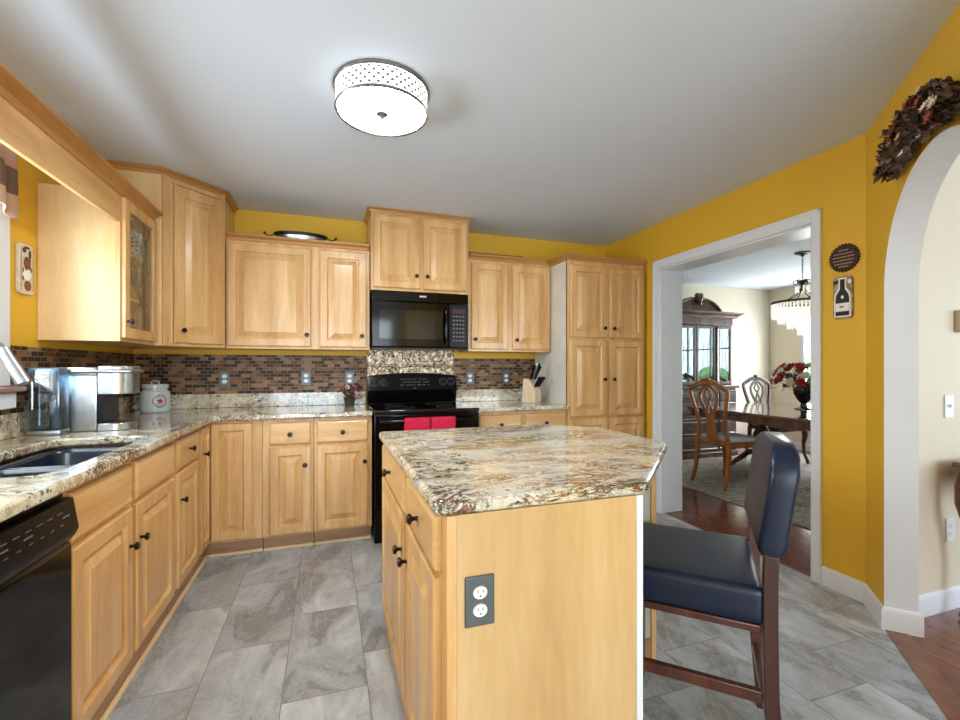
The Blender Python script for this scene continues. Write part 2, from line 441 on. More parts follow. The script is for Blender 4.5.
# ------------------------------------------------------------ mesh helpers
class MB:
    def __init__(s):
        s.bm = bmesh.new()
    def quad(s, pts, mi=0):
        vs = [s.bm.verts.new(p) for p in pts]
        f = s.bm.faces.new(vs); f.material_index = mi
        return f
    def box(s, x0, x1, y0, y1, z0, z1, mi=0, bev=0.0, mat=None):
        vs = [s.bm.verts.new(p) for p in ((x0,y0,z0),(x1,y0,z0),(x1,y1,z0),(x0,y1,z0),(x0,y0,z1),(x1,y0,z1),(x1,y1,z1),(x0,y1,z1))]
        fs = []
        for idx in ((3,2,1,0),(4,5,6,7),(0,1,5,4),(1,2,6,5),(2,3,7,6),(3,0,4,7)):
            f = s.bm.faces.new([vs[i] for i in idx]); f.material_index = mi; fs.append(f)
        if bev > 0:
            es = set(e for f in fs for e in f.edges)
            bmesh.ops.bevel(s.bm, geom=list(es), offset=bev, segments=2, affect='EDGES', profile=0.5)
        if mat is not None:
            for v in vs:
                if v.is_valid: v.co = mat @ v.co
        return fs
    def prism(s, poly, z0, z1, mi=0, holes=(), mis=None):
        bm = s.bm
        loops = [poly] + list(holes)
        es_t = []; es_b = []; newf = []
        for lp in loops:
            t = [bm.verts.new((p[0], p[1], z1)) for p in lp]
            b = [bm.verts.new((p[0], p[1], z0)) for p in lp]
            n = len(lp)
            for i in range(n):
                f = bm.faces.new((b[i], b[(i+1) % n], t[(i+1) % n], t[i])); f.material_index = mis[i] if (mis and lp is poly) else mi
                newf.append(f)
            es_t += [bm.edges.get((t[i], t[(i+1) % n])) for i in range(n)]
            es_b += [bm.edges.get((b[i], b[(i+1) % n])) for i in range(n)]
        for es in (es_t, es_b):
            r = bmesh.ops.triangle_fill(bm, use_beauty=True, use_dissolve=True, edges=es)
            for f in r['geom']:
                if isinstance(f, bmesh.types.BMFace):
                    f.material_index = mi; newf.append(f)
        bmesh.ops.recalc_face_normals(bm, faces=newf)
        return newf
    def lathe(s, prof, seg=24, center=(0,0,0), mat=None, mi=0, sx=1, sy=1):
        rings = []
        for r, z in prof:
            if r < 1e-6:
                rings.append([s.bm.verts.new((center[0], center[1], center[2]+z))])
            else:
                rings.append([s.bm.verts.new((center[0]+sx*r*math.cos(2*PI*i/seg), center[1]+sy*r*math.sin(2*PI*i/seg), center[2]+z)) for i in range(seg)])
        fs = []
        for a, b in zip(rings, rings[1:]):
            for i in range(seg):
                j = (i+1) % seg
                if len(a) == 1 and len(b) == 1: continue
                if len(a) == 1: f = s.bm.faces.new((a[0], b[j], b[i]))
                elif len(b) == 1: f = s.bm.faces.new((a[i], a[j], b[0]))
                else: f = s.bm.faces.new((a[i], a[j], b[j], b[i]))
                f.material_index = mi; fs.append(f)
        if mat is not None:
            for rg in rings:
                for v in rg: v.co = mat @ v.co
        return fs
    def tube(s, pts, rad, seg=8, mi=0, closed=False, flat=None):
        pts = [Vector(p) for p in pts]
        n = len(pts)
        rads = rad if isinstance(rad, (list, tuple)) else [rad]*n
        rings = []
        up = Vector((0, 0, 1))
        prev = None
        for i, p in enumerate(pts):
            if closed: d = pts[(i+1) % n] - pts[i-1]
            else: d = pts[min(i+1, n-1)] - pts[max(i-1, 0)]
            d.normalize()
            if prev is None:
                a = up.cross(d)
                if a.length < 0.1: a = Vector((1, 0, 0)).cross(d)
            else:
                a = prev - d * prev.dot(d)
            a.normalize(); prev = a
            b = d.cross(a)
            ka, kb = (1, 1) if flat is None else flat
            rings.append([s.bm.verts.new(p + a*rads[i]*ka*math.cos(2*PI*k/seg) + b*rads[i]*kb*math.sin(2*PI*k/seg)) for k in range(seg)])
        m = n if closed else n-1
        for i in range(m):
            A, B = rings[i], rings[(i+1) % n]
            for k in range(seg):
                f = s.bm.faces.new((A[k], A[(k+1) % seg], B[(k+1) % seg], B[k])); f.material_index = mi
        if not closed:
            s.bm.faces.new(rings[0][::-1]).material_index = mi
            s.bm.faces.new(rings[-1]).material_index = mi
    def strip(s, pts, w, t, axis, mi=0):
        """rectangular bar following pts; widths w (list/num) along 'axis' vector, thickness t across"""
        pts = [Vector(p) for p in pts]; n = len(pts)
        ws = w if isinstance(w, (list, tuple)) else [w]*n
        ts = t if isinstance(t, (list, tuple)) else [t]*n
        axis = Vector(axis).normalized()
        rings = []
        for i, p in enumerate(pts):
            d = (pts[min(i+1, n-1)] - pts[max(i-1, 0)]).normalized()
            q = d.cross(axis).normalized()
            a = q.cross(d).normalized()
            rings.append([s.bm.verts.new(p + a*ws[i]/2*x + q*ts[i]/2*y) for x, y in ((-1,-1),(1,-1),(1,1),(-1,1))])
        for A, B in zip(rings, rings[1:]):
            for k in range(4):
                s.bm.faces.new((A[k], A[(k+1) % 4], B[(k+1) % 4], B[k])).material_index = mi
        s.bm.faces.new(rings[0][::-1]).material_index = mi
        s.bm.faces.new(rings[-1]).material_index = mi
    def sweep(s, path, prof, mi=0, closed=False):
        """profile (out,z) mitred along a 2D path; 'out' is to the right of travel"""
        n = len(path); P = [Vector((p[0], p[1])) for p in path]
        rings = []
        for i in range(n):
            def nrm(a, b):
                d = (b-a).normalized(); return Vector((d.y, -d.x))
            if closed or 0 < i < n-1:
                n1 = nrm(P[i-1], P[i]); n2 = nrm(P[i], P[(i+1) % n])
                mm = (n1+n2).normalized(); k = 1/max(0.3, mm.dot(n1)); off = mm*k
            elif i == 0: off = nrm(P[0], P[1])
            else: off = nrm(P[-2], P[-1])
            rings.append([s.bm.verts.new((P[i].x+off.x*o, P[i].y+off.y*o, z)) for o, z in prof])
        m = n if closed else n-1; q = len(prof)
        fs = []
        for i in range(m):
            A, B = rings[i], rings[(i+1) % n]
            for k in range(q):
                f = s.bm.faces.new((A[k], A[(k+1) % q], B[(k+1) % q], B[k])); f.material_index = mi; fs.append(f)
        if not closed:
            fs.append(s.bm.faces.new(rings[0][::-1])); fs.append(s.bm.faces.new(rings[-1]))
            fs[-1].material_index = mi; fs[-2].material_index = mi
        bmesh.ops.recalc_face_normals(s.bm, faces=fs)
    def sphere(s, c, r, seg=12, rings=8, sz=1.0, mi=0):
        prof = [(r*math.sin(PI*k/rings), -r*sz*math.cos(PI*k/rings)) for k in range(rings+1)]
        prof[0] = (0, prof[0][1]); prof[-1] = (0, prof[-1][1])
        s.lathe(prof, seg, c, mi=mi)

def obj(name, mb, mats, parent=None, bev=0.0, smooth=35, fixn=False, origin=None, sub=0):
    bm = mb.bm
    if fixn:
        bmesh.ops.recalc_face_normals(bm, faces=bm.faces[:])
    if origin is not None:
        bmesh.ops.translate(bm, verts=bm.verts[:], vec=-Vector(origin))
    me = bpy.data.meshes.new(name)
    bm.to_mesh(me); bm.free()
    if not isinstance(mats, (list, tuple)): mats = [mats]
    for m in mats: me.materials.append(M[m] if isinstance(m, str) else m)
    if smooth:
        for p in me.polygons: p.use_smooth = True
        me.set_sharp_from_angle(angle=R(smooth))
    o = bpy.data.objects.new(name, me)
    col.objects.link(o)
    if parent is not None: o.parent = parent
    if origin is not None: o.location = origin
    if bev > 0:
        b = o.modifiers.new('edge', 'BEVEL'); b.width = bev; b.segments = 2; b.limit_method = 'ANGLE'; b.angle_limit = R(40)
    if sub:
        b = o.modifiers.new('sub', 'SUBSURF'); b.levels = sub; b.render_levels = sub
    return o
def tag(o, label, cat, group=None, kind=None):
    if label: o['label'] = label
    if cat: o['category'] = cat
    if group: o['group'] = group
    if kind: o['kind'] = kind
    return o
def thing(name, label, cat, loc=(0,0,0), rz=0, group=None):
    o = bpy.data.objects.new(name, None); col.objects.link(o)
    o.empty_display_size = 0.05
    o.location = loc; o.rotation_euler = (0, 0, rz)
    return tag(o, label, cat, group)
def struct(name, mb, mats, **kw):
    o = obj(name, mb, mats, **kw); o['kind'] = 'structure'; return o
def copy_tree(o, parent=None):
    c = o.copy(); col.objects.link(c)
    if parent is not None: c.parent = parent
    for ch in list(o.children): copy_tree(ch, c)
    return c

# ------------------------------------------------------------ the setting
XL, YB, XR, ZC = -1.32, 3.83, 2.635, 2.43
S2 = math.sqrt(0.5)
def dg(d, th=0.0):          # point on the diagonal arch wall, d along it from the corner, th behind its face
    return (XR - S2*d + S2*th, 1.541 - S2*d - S2*th)
KX = dg(1.6)[0]; KY = dg(1.6)[1]
mb = MB()
mb.prism([(XL, -2.5), (KX, -2.5), (KX, KY), (XR, 1.541), (2.66, 1.541), (2.66, 3.83), (XL, 3.83)], -0.05, 0.0)
struct('floor', mb, 'tile', smooth=0)
mb = MB(); mb.prism([(2.66, 1.56), (6.6, 1.5), (6.6, 5.2), (2.66, 5.2)], -0.05, 0.0)
struct('floor_dining', mb, 'planks', smooth=0)
mb = MB(); mb.prism([(KX+0.001, -2.5), (6.6, -2.5), (6.6, 1.499), (2.66, 1.499), dg(0.03), (KX+0.001, KY)], -0.05, 0.0)
struct('floor_living', mb, 'planks', smooth=0)
# border plank along the tile edge in the archway
mb = MB()
mb.prism([dg(0.26, 0.0), dg(1.22, 0.0), dg(1.22, 0.085), dg(0.26, 0.085)], 0.0, 0.003)
struct('trim_1', mb, wood('border_plank', rgb(96, 56, 40), rgb(128, 80, 60), rgb(146, 98, 74), stretch=(1, 1, 5), rough=0.2), smooth=0)
mb = MB(); mb.prism([(XL-0.15, -2.7), (6.75, -2.7), (6.75, 5.35), (XL-0.15, 5.35)], ZC, ZC+0.06)
struct('ceiling', mb, 'ceiling', smooth=0)

# back wall
mb = MB(); mb.box(XL-0.14, XR, YB, YB+0.12, 0, ZC); struct('wall_back', mb, 'yellow', smooth=0)
# left wall with the sink window hole  Y 1.0..2.42, Z 1.14..2.12
WY0, WY1, WZ0, WZ1 = 1.0, 2.42, 1.14, 2.12
mb = MB()
mb.box(XL-0.14, XL, -2.5, WY0, 0, ZC); mb.box(XL-0.14, XL, WY1, YB, 0, ZC)
mb.box(XL-0.14, XL, WY0, WY1, 0, WZ0); mb.box(XL-0.14, XL, WY0, WY1, WZ1, ZC)
struct('wall_left', mb, 'yellow', smooth=0)
# right wall: opening Y 1.824..3.05, Z up to 2.045 ; yellow kitchen side, beige dining side
OY0, OY1, OZ = 1.806, 3.05, 2.045
XD = 2.848
def wallpiece(mb, x0, x1, y0, y1, z0, z1):
    fs = mb.box(x0, x1, y0, y1, z0, z1)
    fs[3].material_index = 1     # +X face
    return fs
mb = MB()
wallpiece(mb, XR, XD, 1.541, OY0, 0, ZC)
wallpiece(mb, XR, XD, OY1, YB+0.12, 0, ZC)
wallpiece(mb, XR, XD, OY0, OY1, OZ, ZC)
mb.box(XD-0.12, XD, YB+0.12, 5.2, 0, ZC, mi=1)
struct('wall_right', mb, ['yellow', 'beige'], smooth=0)
# arch wall (diagonal)
AC, AZ, AR, TH = 0.74, 1.57, 0.49, 0.122
mb = MB()
mb.prism([(XR, 1.541), dg(0.25), dg(0.25, TH), (2.6415, 1.375), (XD, 1.375), (XD, 1.541)], 0, ZC, mis=[0, 2, 1, 1, 1, 1])
mb.prism([dg(1.23), dg(1.6), (KX+0.12, KY-0.05), dg(1.23, TH)], 0, ZC, mis=[0, 0, 1, 2])
nA = 36
arc = [(AC - AR*math.cos(PI*i/nA), AZ + AR*math.sin(PI*i/nA)) for i in range(nA+1)]
def P3(d, th, z):
    p = dg(d, th); return (p[0], p[1], z)
for (d0, z0), (d1, z1) in zip(arc, arc[1:]):
    mb.quad([P3(d0, 0, z0), P3(d1, 0, z1), P3(d1, 0, ZC), P3(d0, 0, ZC)], 0)
    mb.quad([P3(d0, TH, z0), P3(d0, TH, ZC), P3(d1, TH, ZC), P3(d1, TH, z1)], 1)
    mb.quad([P3(d0, 0, z0), P3(d0, TH, z0), P3(d1, TH, z1), P3(d1, 0, z1)], 2)
struct('wall_arch', mb, ['yellow', 'beige', 'white'], smooth=0)
# wall on the near right side of the kitchen and rear walls
mb = MB(); mb.box(KX, KX+0.12, -2.5, KY-0.02, 0, ZC); struct('wall_near_right', mb, ['yellow'], smooth=0)
mb = MB()
mb.box(XL-0.14, -1.1, -2.62, -2.5, 0, ZC); mb.box(1.3, 2.5, -2.62, -2.5, 0, ZC)
mb.box(-1.1, 1.3, -2.62, -2.5, 2.25, ZC); mb.box(-1.1, 1.3, -2.62, -2.5, 0, 0.12)
mb.box(2.5, 4.7, -2.62, -2.5, 0, 0.7); mb.box(2.5, 4.7, -2.62, -2.5, 2.2, ZC); mb.box(4.7, 6.75, -2.62, -2.5, 0, ZC)
struct('wall_rear', mb, 'beige', smooth=0)
# living / dining partition, dining back wall, east wall with two windows
mb = MB(); mb.box(XD, 6.6, 1.375, 1.5, 0, ZC); struct('wall_partition', mb, 'beige', smooth=0)
mb = MB(); mb.box(XD-0.12, 6.72, 5.2, 5.32, 0, ZC); struct('wall_dining_back', mb, 'beige', smooth=0)
mb = MB()
ys = [(-2.5, -1.0, None), (-1.0, 0.6, (0.6, 2.0)), (0.6, 2.1, None), (2.1, 3.75, (0.45, 2.1)), (3.75, 4.0, None), (4.0, 4.7, (0.7, 2.0)), (4.7, 5.2, None)]
for a, b_, h in ys:
    if h is None: mb.box(6.6, 6.72, a, b_, 0, ZC)
    else: mb.box(6.6, 6.72, a, b_, 0, h[0]); mb.box(6.6, 6.72, a, b_, h[1], ZC)
struct('wall_dining_east', mb, 'beige', smooth=0)

# windows : frames, muntins and panes
def window(name, axis, c, a0, a1, z0, z1, nx=2, nz=2, th=0.05, pane=True, fw=0.05):
    """axis 'x': plane X=c spanning Y a0..a1 ; 'y': plane Y=c spanning X a0..a1"""
    mb = MB()
    def bx(p0, p1, q0, q1, t):
        if axis == 'x': mb.box(c-t/2, c+t/2, p0, p1, q0, q1)
        else: mb.box(p0, p1, c-t/2, c+t/2, q0, q1)
    bx(a0, a1, z0, z0+fw, th); bx(a0, a1, z1-fw, z1, th); bx(a0, a0+fw, z0+fw, z1-fw, th); bx(a1-fw, a1, z0+fw, z1-fw, th)
    for i in range(1, nx):
        p = a0+(a1-a0)*i/nx; bx(p-0.012, p+0.012, z0+fw, z1-fw, th*0.7)
    for i in range(1, nz):
        q = z0+(z1-z0)*i/nz; bx(a0+fw, a1-fw, q-0.012, q+0.012, th*0.6)
    o = struct(name, mb, 'white', smooth=0)
    if pane:
        g = MB()
        if axis == 'x': g.box(c-0.003, c+0.003, a0+fw, a1-fw, z0+fw, z1-fw)
        else: g.box(a0+fw, a1-fw, c-0.003, c+0.003, z0+fw, z1-fw)
        obj('pane', g, 'glass', o, smooth=0)
    return o
w1 = window('window_1', 'x', XL-0.07, WY0, WY1, WZ0, WZ1, 2, 1)
mb = MB()   # casing, stool and apron on the kitchen side
mb.box(XL, XL+0.018, WY1, WY1+0.07, WZ0-0.0, WZ1+0.07); mb.box(XL, XL+0.018, WY0-0.07, WY0, WZ0, WZ1+0.07)
mb.box(XL, XL+0.018, WY0, WY1, WZ1, WZ1+0.07)
mb.box(XL-0.045, XL, WY1-0.008, WY1, WZ0, WZ1); mb.box(XL-0.045, XL, WY0, WY0+0.008, WZ0, WZ1)
obj('window_casing', mb, 'white', w1, bev=0.003)
mb = MB(); mb.box(XL-0.04, XL+0.085, WY0-0.05, WY1+0.05, 1.115, 1.138); obj('window_stool', mb, 'sillwood', w1, bev=0.005)
mb = MB(); mb.box(XL+0.0, XL+0.06, WY0-0.03, WY1+0.03, 1.045, 1.113); obj('window_apron', mb, 'white', w1, bev=0.005)
window('window_2', 'x', 6.66, 2.1, 3.75, 0.45, 2.1, 3, 3)
window('window_3', 'x', 6.62, 4.0, 4.7, 0.7, 2.0, 2, 2, pane=False)
window('window_4', 'x', 6.62, -1.0, 0.6, 0.6, 2.0, 2, 2, pane=False)
window('window_5', 'y', -2.52, 2.5, 4.7, 0.7, 2.2, 3, 2, pane=False)
window('window_6', 'y', -2.52, -1.1, 1.3, 0.12, 2.25, 3, 1, pane=False, fw=0.07)

# ground and hedge outside the dining window
mb = MB(); mb.box(7.0, 22, -4, 12, -0.3, -0.2); struct('floor_outdoor', mb, 'lawn', smooth=0)
mb = MB()
for i in range(9):
    mb.sphere((11.5+random.uniform(-.4, .4), -1.2+i*1.1, 0.25), random.uniform(.8, 1.05), 14, 10, 1.15)
hd = obj('hedge', mb, 'hedge'); hd.modifiers.new('s', 'SUBSURF').render_levels = 2
tx = bpy.data.textures.new('hedge_lumps', 'CLOUDS'); tx.noise_scale = 0.18
dm = hd.modifiers.new('d', 'DISPLACE'); dm.texture = tx; dm.strength = 0.3
tag(hd, 'green rounded hedge outdoors beyond the dining room window, mirrored in the china cabinet glass', 'hedge')

# casing + jambs of the opening to the dining room
mb = MB()
cs = 0.07
for y0, y1 in ((OY0-0.052, OY0), (OY1, OY1+cs)):
    mb.box(XR-0.018, XR, y0, y1, 0.0, OZ+cs)
    mb.box(XR-0.024, XR-0.018, (y0 if y0 < OY0 else y1-0.018), (y0+0.014 if y0 < OY0 else y1), 0, OZ+cs)
mb.box(XR-0.018, XR, OY0, OY1, OZ, OZ+cs); mb.box(XR-0.024, XR-0.018, OY0-0.052, OY1+cs, OZ+cs-0.018, OZ+cs)
mb.box(XR-0.004, XD+0.004, OY0, OY0+0.014, 0, OZ); mb.box(XR-0.004, XD+0.004, OY1-0.014, OY1, 0, OZ)
mb.box(XR-0.004, XD+0.004, OY0, OY1, OZ-0.014, OZ)
mb.box(XD, XD+0.018, OY0-cs, OY0, 0, OZ+cs); mb.box(XD, XD+0.018, OY1, OY1+cs, 0, OZ+cs); mb.box(XD, XD+0.018, OY0, OY1, OZ, OZ+cs)
struct('trim_2', mb, 'white', bev=0.003)
# baseboards
bprof = [(0, 0), (0.014, 0), (0.014, 0.085), (0.009, 0.100), (0.004, 0.104), (0, 0.104)]
mb = MB()
mb.sweep([(XR, OY0-0.053), (XR, 1.541), dg(0.25), dg(0.25, TH), (2.6415, 1.375), (6.6, 1.375)], bprof)
bb = struct('baseboard_right', mb, 'white')
mb = MB(); mb.sweep([(XD, 5.2), (6.6, 5.2), (6.6, 1.5)], bprof); struct('baseboard_dining', mb, 'white')
mb = MB(); mb.sweep([(XL, -2.5), (XL, 0.2)], bprof); struct('baseboard_left', mb, 'white')

# tiled backsplash fields (fixed to the wall)
mb = MB()
mb.box(XL+0.009, 0.308, YB-0.009, YB-0.0005, 1.02, 1.315); mb.box(1.064, 1.848, YB-0.009, YB-0.0005, 1.02, 1.30)
struct('trim_3', mb, 'mosaic_x', smooth=0)
mb = MB(); mb.box(XL+0.0005, XL+0.009, 1.0, YB-0.0095, 1.02, 1.04); mb.box(XL+0.0005, XL+0.009, WY1+0.075, YB-0.0095, 1.04, 1.315)
struct('trim_4', mb, 'mosaic_y', smooth=0)

# ------------------------------------------------------------ cabinet parts
def ring_panel(mb, x0, x1, z0, z1, rings, mi=0):
    """nested rectangles: rings = [(inset, y)...]; last is filled. back is filled too"""
    prev = None
    for ins, y in rings:
        vs = [mb.bm.verts.new(p) for p in ((x0+ins, y, z0+ins), (x1-ins, y, z0+ins), (x1-ins, y, z1-ins), (x0+ins, y, z1-ins))]
        if prev is None:
            mb.bm.faces.new(vs[::-1]).material_index = mi
        else:
            for k in range(4):
                mb.bm.faces.new((prev[k], prev[(k+1) % 4], vs[(k+1) % 4], vs[k])).material_index = mi
        prev = vs
    mb.bm.faces.new(prev).material_index = mi
def door_mb(x0, x1, z0, z1, fw=0.055):
    mb = MB()
    fw = min(fw, (x1-x0)*0.27)
    rp = min(0.032, ((x1-x0)-2*fw)*0.28)
    ring_panel(mb, x0, x1, z0, z1, [(0, 0), (0, -0.015), (0.005, -0.020), (fw-0.004, -0.020), (fw, -0.0150), (fw+0.003, -0.005),
                                    (fw+0.009, -0.005), (fw+0.011+rp, -0.0175), (fw+0.013+rp, -0.0195)])
    return mb
def drawer_mb(x0, x1, z0, z1):
    mb = MB()
    ring_panel(mb, x0, x1, z0, z1, [(0, 0), (0, -0.012), (0.003, -0.016), (0.010, -0.020)])
    return mb
def glass_door(x0, x1, z0, z1, par):
    mb = MB(); fw = 0.055
    for a, b_, c, d in ((x0, x0+fw, z0, z1), (x1-fw, x1, z0, z1), (x0+fw, x1-fw, z0, z0+fw), (x0+fw, x1-fw, z1-fw, z1)):
        mb.box(a, b_, -0.02, 0, c, d)
    o = obj('door', mb, 'maple', par, bev=0.003)
    g = MB(); g.box(x0+fw-0.004, x1-fw+0.004, -0.010, -0.006, z0+fw-0.004, z1-fw+0.004); obj('pane', g, 'glass', o, smooth=0)
    c = MB()   # curved came lines of the leaded pane
    xm = (x0+x1)/2; w = (x1-x0)/2-fw
    for sg in (-1, 1):
        for k in (0.3, 0.75):
            c.tube([(xm+sg*w*k*math.cos(PI*t/12), -0.0115, z0+fw+0.02+(z1-z0-2*fw-0.04)*t/24) for t in range(25)], 0.0009, 5)
    obj('leaded_line', c, 'nickel', o)
    return o
KPROF = [(0, 0), (0.007, 0), (0.0055, 0.010), (0.008, 0.015), (0.0145, 0.019), (0.0155, 0.024), (0.012, 0.029), (0, 0.031)]
def knob(x, z, par, y=-0.020):
    mb = MB()
    mb.lathe(KPROF, 16, mat=Matrix.Translation((x, y, z)) @ Matrix.Rotation(R(90), 4, 'X'))
    return obj('knob', mb, 'knob', par)
CR = [(0.0, 0), (0.004, 0.0), (0.008, 0.006), (0.012, 0.022), (0.030, 0.036), (0.045, 0.044), (0.046, 0.052), (0.040, 0.055), (0.0, 0.055)]
def crown(par, path, z, k=1.0, mat='crown'):
    mb = MB(); mb.sweep(path, [(o*k, z+h*k) for o, h in CR])
    return obj('crown_molding', mb, mat, par, smooth=25)

def cabinet(name, label, cat, loc, rz, W, D, z0, z1, items, group=None, toe=False, body_top=None, mull=(), body=True, bmat='maple_side', tk=0.040, rail=None):
    """local frame: x width, y=0 face frame plane (front is -y), depth +y"""
    t = thing(name, label, cat, (loc[0], loc[1], 0), rz, group)
    if body:
        mb = MB(); mb.box(0.0015, W-0.0015, 0.018, D-0.002, z0, body_top or z1)
        obj('body', mb, bmat, t, smooth=0)
    mb = MB()
    sw = 0.03
    if body: mb.box(0.001, W-0.001, 0.0035, 0.0178, z0+0.001, z1-0.001)
    mb.box(0.001, sw, 0, 0.0178, z0, z1); mb.box(W-sw, W-0.001, 0, 0.0178, z0, z1)
    mb.box(sw, W-sw, 0, 0.0178, z0, z0+sw); mb.box(sw, W-sw, 0, 0.0178, z1-sw, z1)
    if rail: mb.box(sw, W-sw, 0, 0.0178, rail-0.02, rail+0.02)
    for a, b_ in mull: mb.box(a, b_, 0.0002, 0.0178, z0+sw, z1-sw)
    obj('face_frame', mb, 'maple', t, smooth=0)
    for it in items:
        kind, x0, x1, a, b_ = it[:5]; kn = it[5] if len(it) > 5 else None
        if kind == 'door': o = obj('door', door_mb(x0, x1, a, b_), 'maple', t, smooth=0)
        elif kind == 'glass': o = glass_door(x0, x1, a, b_, t)
        elif kind == 'drawer': o = obj('drawer', drawer_mb(x0, x1, a, b_), 'maple_h', t, smooth=0)
        elif kind == 'front': o = obj('false_front', drawer_mb(x0, x1, a, b_), 'maple_h', t, smooth=0)
        if kn: knob(kn[0], kn[1], o)
    if toe:
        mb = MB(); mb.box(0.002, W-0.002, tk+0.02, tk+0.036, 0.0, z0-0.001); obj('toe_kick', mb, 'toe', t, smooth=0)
        mb = MB(); mb.box(0.002, W-0.002, tk+0.002, tk+0.0195, 0.0, 0.020); obj('shoe_molding', mb, 'toe_trim', t, bev=0.004)
    return t

BZ0, BZ1 = 0.105, 0.879
DZ = (0.118, 0.688); WZ = (0.708, 0.855)
# left base run (rz=+90: local x -> +Y, front -> +X) ; frame plane X=-0.72
LX = -0.72
RZL = R(90)
cabinet('sink_base_cabinet', 'maple sink cabinet with two blank false fronts over two doors, next to the dishwasher', 'cabinet', (LX, 1.603), RZL, 0.945, 0.595, BZ0, BZ1, [
    ('front', 0.010, 0.430, *WZ), ('front', 0.468, 0.918, *WZ),
    ('door', 0.010, 0.430, *DZ, (0.400, 0.55)), ('door', 0.468, 0.918, *DZ, (0.500, 0.55))], toe=True, tk=-0.002, body_top=0.62, mull=((0.42, 0.48),), rail=0.698, group='maple base cabinets')
cabinet('drawer_base_cabinet', 'narrow maple base cabinet with one drawer over one door, between sink cabinet and corner cabinet', 'cabinet', (LX, 2.55), RZL, 0.43, 0.595, BZ0, BZ1, [
    ('drawer', 0.032, 0.405, *WZ, (0.22, 0.785)), ('door', 0.032, 0.405, *DZ, (0.075, 0.55))], toe=True, tk=-0.002, rail=0.698, group='maple base cabinets')
# corner base: L-shaped, with two full-height doors meeting in the inner corner
t = thing('corner_base_cabinet', 'L-shaped maple corner base cabinet with two full-height doors meeting at the inside corner', 'cabinet', (-0.72, 3.22, 0), 0, 'maple base cabinets')
o0 = (-0.72, 3.22)
def W2(mb):  # world coords -> local of t
    bmesh.ops.translate(mb.bm, verts=mb.bm.verts[:], vec=(-o0[0], -o0[1], 0)); return mb
mb = MB(); mb.prism([(-1.315, 2.983), (-0.738, 2.983), (-0.738, 3.238), (-0.407, 3.238), (-0.407, 3.825), (-1.315, 3.825)], BZ0, BZ1)
obj('body', W2(mb), 'maple_side', t, smooth=0)
mb = MB()
mb.box(-0.738, -0.72, 2.984, 3.24, BZ0, BZ1); mb.box(-0.72, -0.407, 3.22, 3.238, BZ0, BZ1)
obj('face_frame', W2(mb), 'maple', t, smooth=0)
d = obj('door', door_mb(0.0, 0.205, 0.118, 0.862, 0.05), 'maple', t, smooth=0); d.location = (0.0, 3.035-3.22-0.03, 0); d.rotation_euler = (0, 0, R(90)); d.location = (0.0, -0.205, 0)
knob(0.05, 0.70, d)
d = obj('door', door_mb(0.0, 0.232, 0.118, 0.862, 0.05), 'maple', t, smooth=0); d.location = (0.024, 0.0, 0)
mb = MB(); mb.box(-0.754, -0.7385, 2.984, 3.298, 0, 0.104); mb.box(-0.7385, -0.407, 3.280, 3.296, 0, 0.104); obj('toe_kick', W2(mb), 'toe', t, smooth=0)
mb = MB(); mb.box(-0.738, -0.720, 2.984, 3.2795, 0, 0.02); mb.box(-0.720, -0.407, 3.262, 3.2795, 0, 0.02); obj('shoe_molding', W2(mb), 'toe_trim', t, bev=0.004)
# back base run, frame plane Y=3.22
BY = 3.22
cabinet('drawer_base_cabinet', 'maple drawer-over-door base cabinet on the back wall, directly right of the corner cabinet', 'cabinet', (-0.405, BY), 0, 0.315, 0.60, BZ0, BZ1, [
    ('drawer', 0.045, 0.297, *WZ, (0.17, 0.778)), ('door', 0.045, 0.297, *DZ, (0.262, 0.57))], toe=True, rail=0.698, group='maple base cabinets')
cabinet('drawer_base_cabinet', 'maple base cabinet with a drawer over a door, directly left of the black range', 'cabinet', (-0.088, BY), 0, 0.382, 0.60, BZ0, BZ1, [
    ('drawer', 0.018, 0.355, *WZ, (0.185, 0.778)), ('door', 0.018, 0.355, *DZ, (0.330, 0.57))], toe=True, rail=0.698, group='maple base cabinets')
cabinet('drawer_base_cabinet', 'maple base cabinet with two drawers side by side, between the range and the pantry', 'cabinet', (1.065, BY), 0, 0.781, 0.60, BZ0, BZ1, [
    ('drawer', 0.02, 0.375, *WZ, (0.197, 0.778)), ('drawer', 0.405, 0.760, *WZ, (0.58, 0.778)),
    ('door', 0.02, 0.375, *DZ, (0.345, 0.57)), ('door', 0.405, 0.760, *DZ, (0.437, 0.57))], toe=True, mull=((0.365, 0.415),), rail=0.698, group='maple base cabinets')
# pantry
t = cabinet('pantry_cabinet', 'tall maple pantry cabinet with six raised-panel doors at the right end of the back wall', 'cabinet', (1.850, BY), 0, 0.762, 0.60, 0.105, 2.095, [
    ('door', 0.022, 0.368, 1.468, 2.06, (0.338, 1.545)), ('door', 0.40, 0.742, 1.468, 2.06, (0.43, 1.545)),
    ('door', 0.022, 0.368, 0.815, 1.445, (0.338, 1.118)), ('door', 0.40, 0.742, 0.815, 1.445, (0.43, 1.118)),
    ('door', 0.022, 0.368, 0.118, 0.792, (0.338, 0.62)), ('door', 0.40, 0.742, 0.118, 0.792, (0.43, 0.62))],
    toe=True, mull=((0.36, 0.41),), bmat='pantry_side')
crown(t, [(0.0, 0.59), (0.0, 0.0), (0.764, 0.0)][::1] if False else [(0.001, 0.26), (0.001, 0.0), (0.762, 0.0)], 2.095, 0.85)
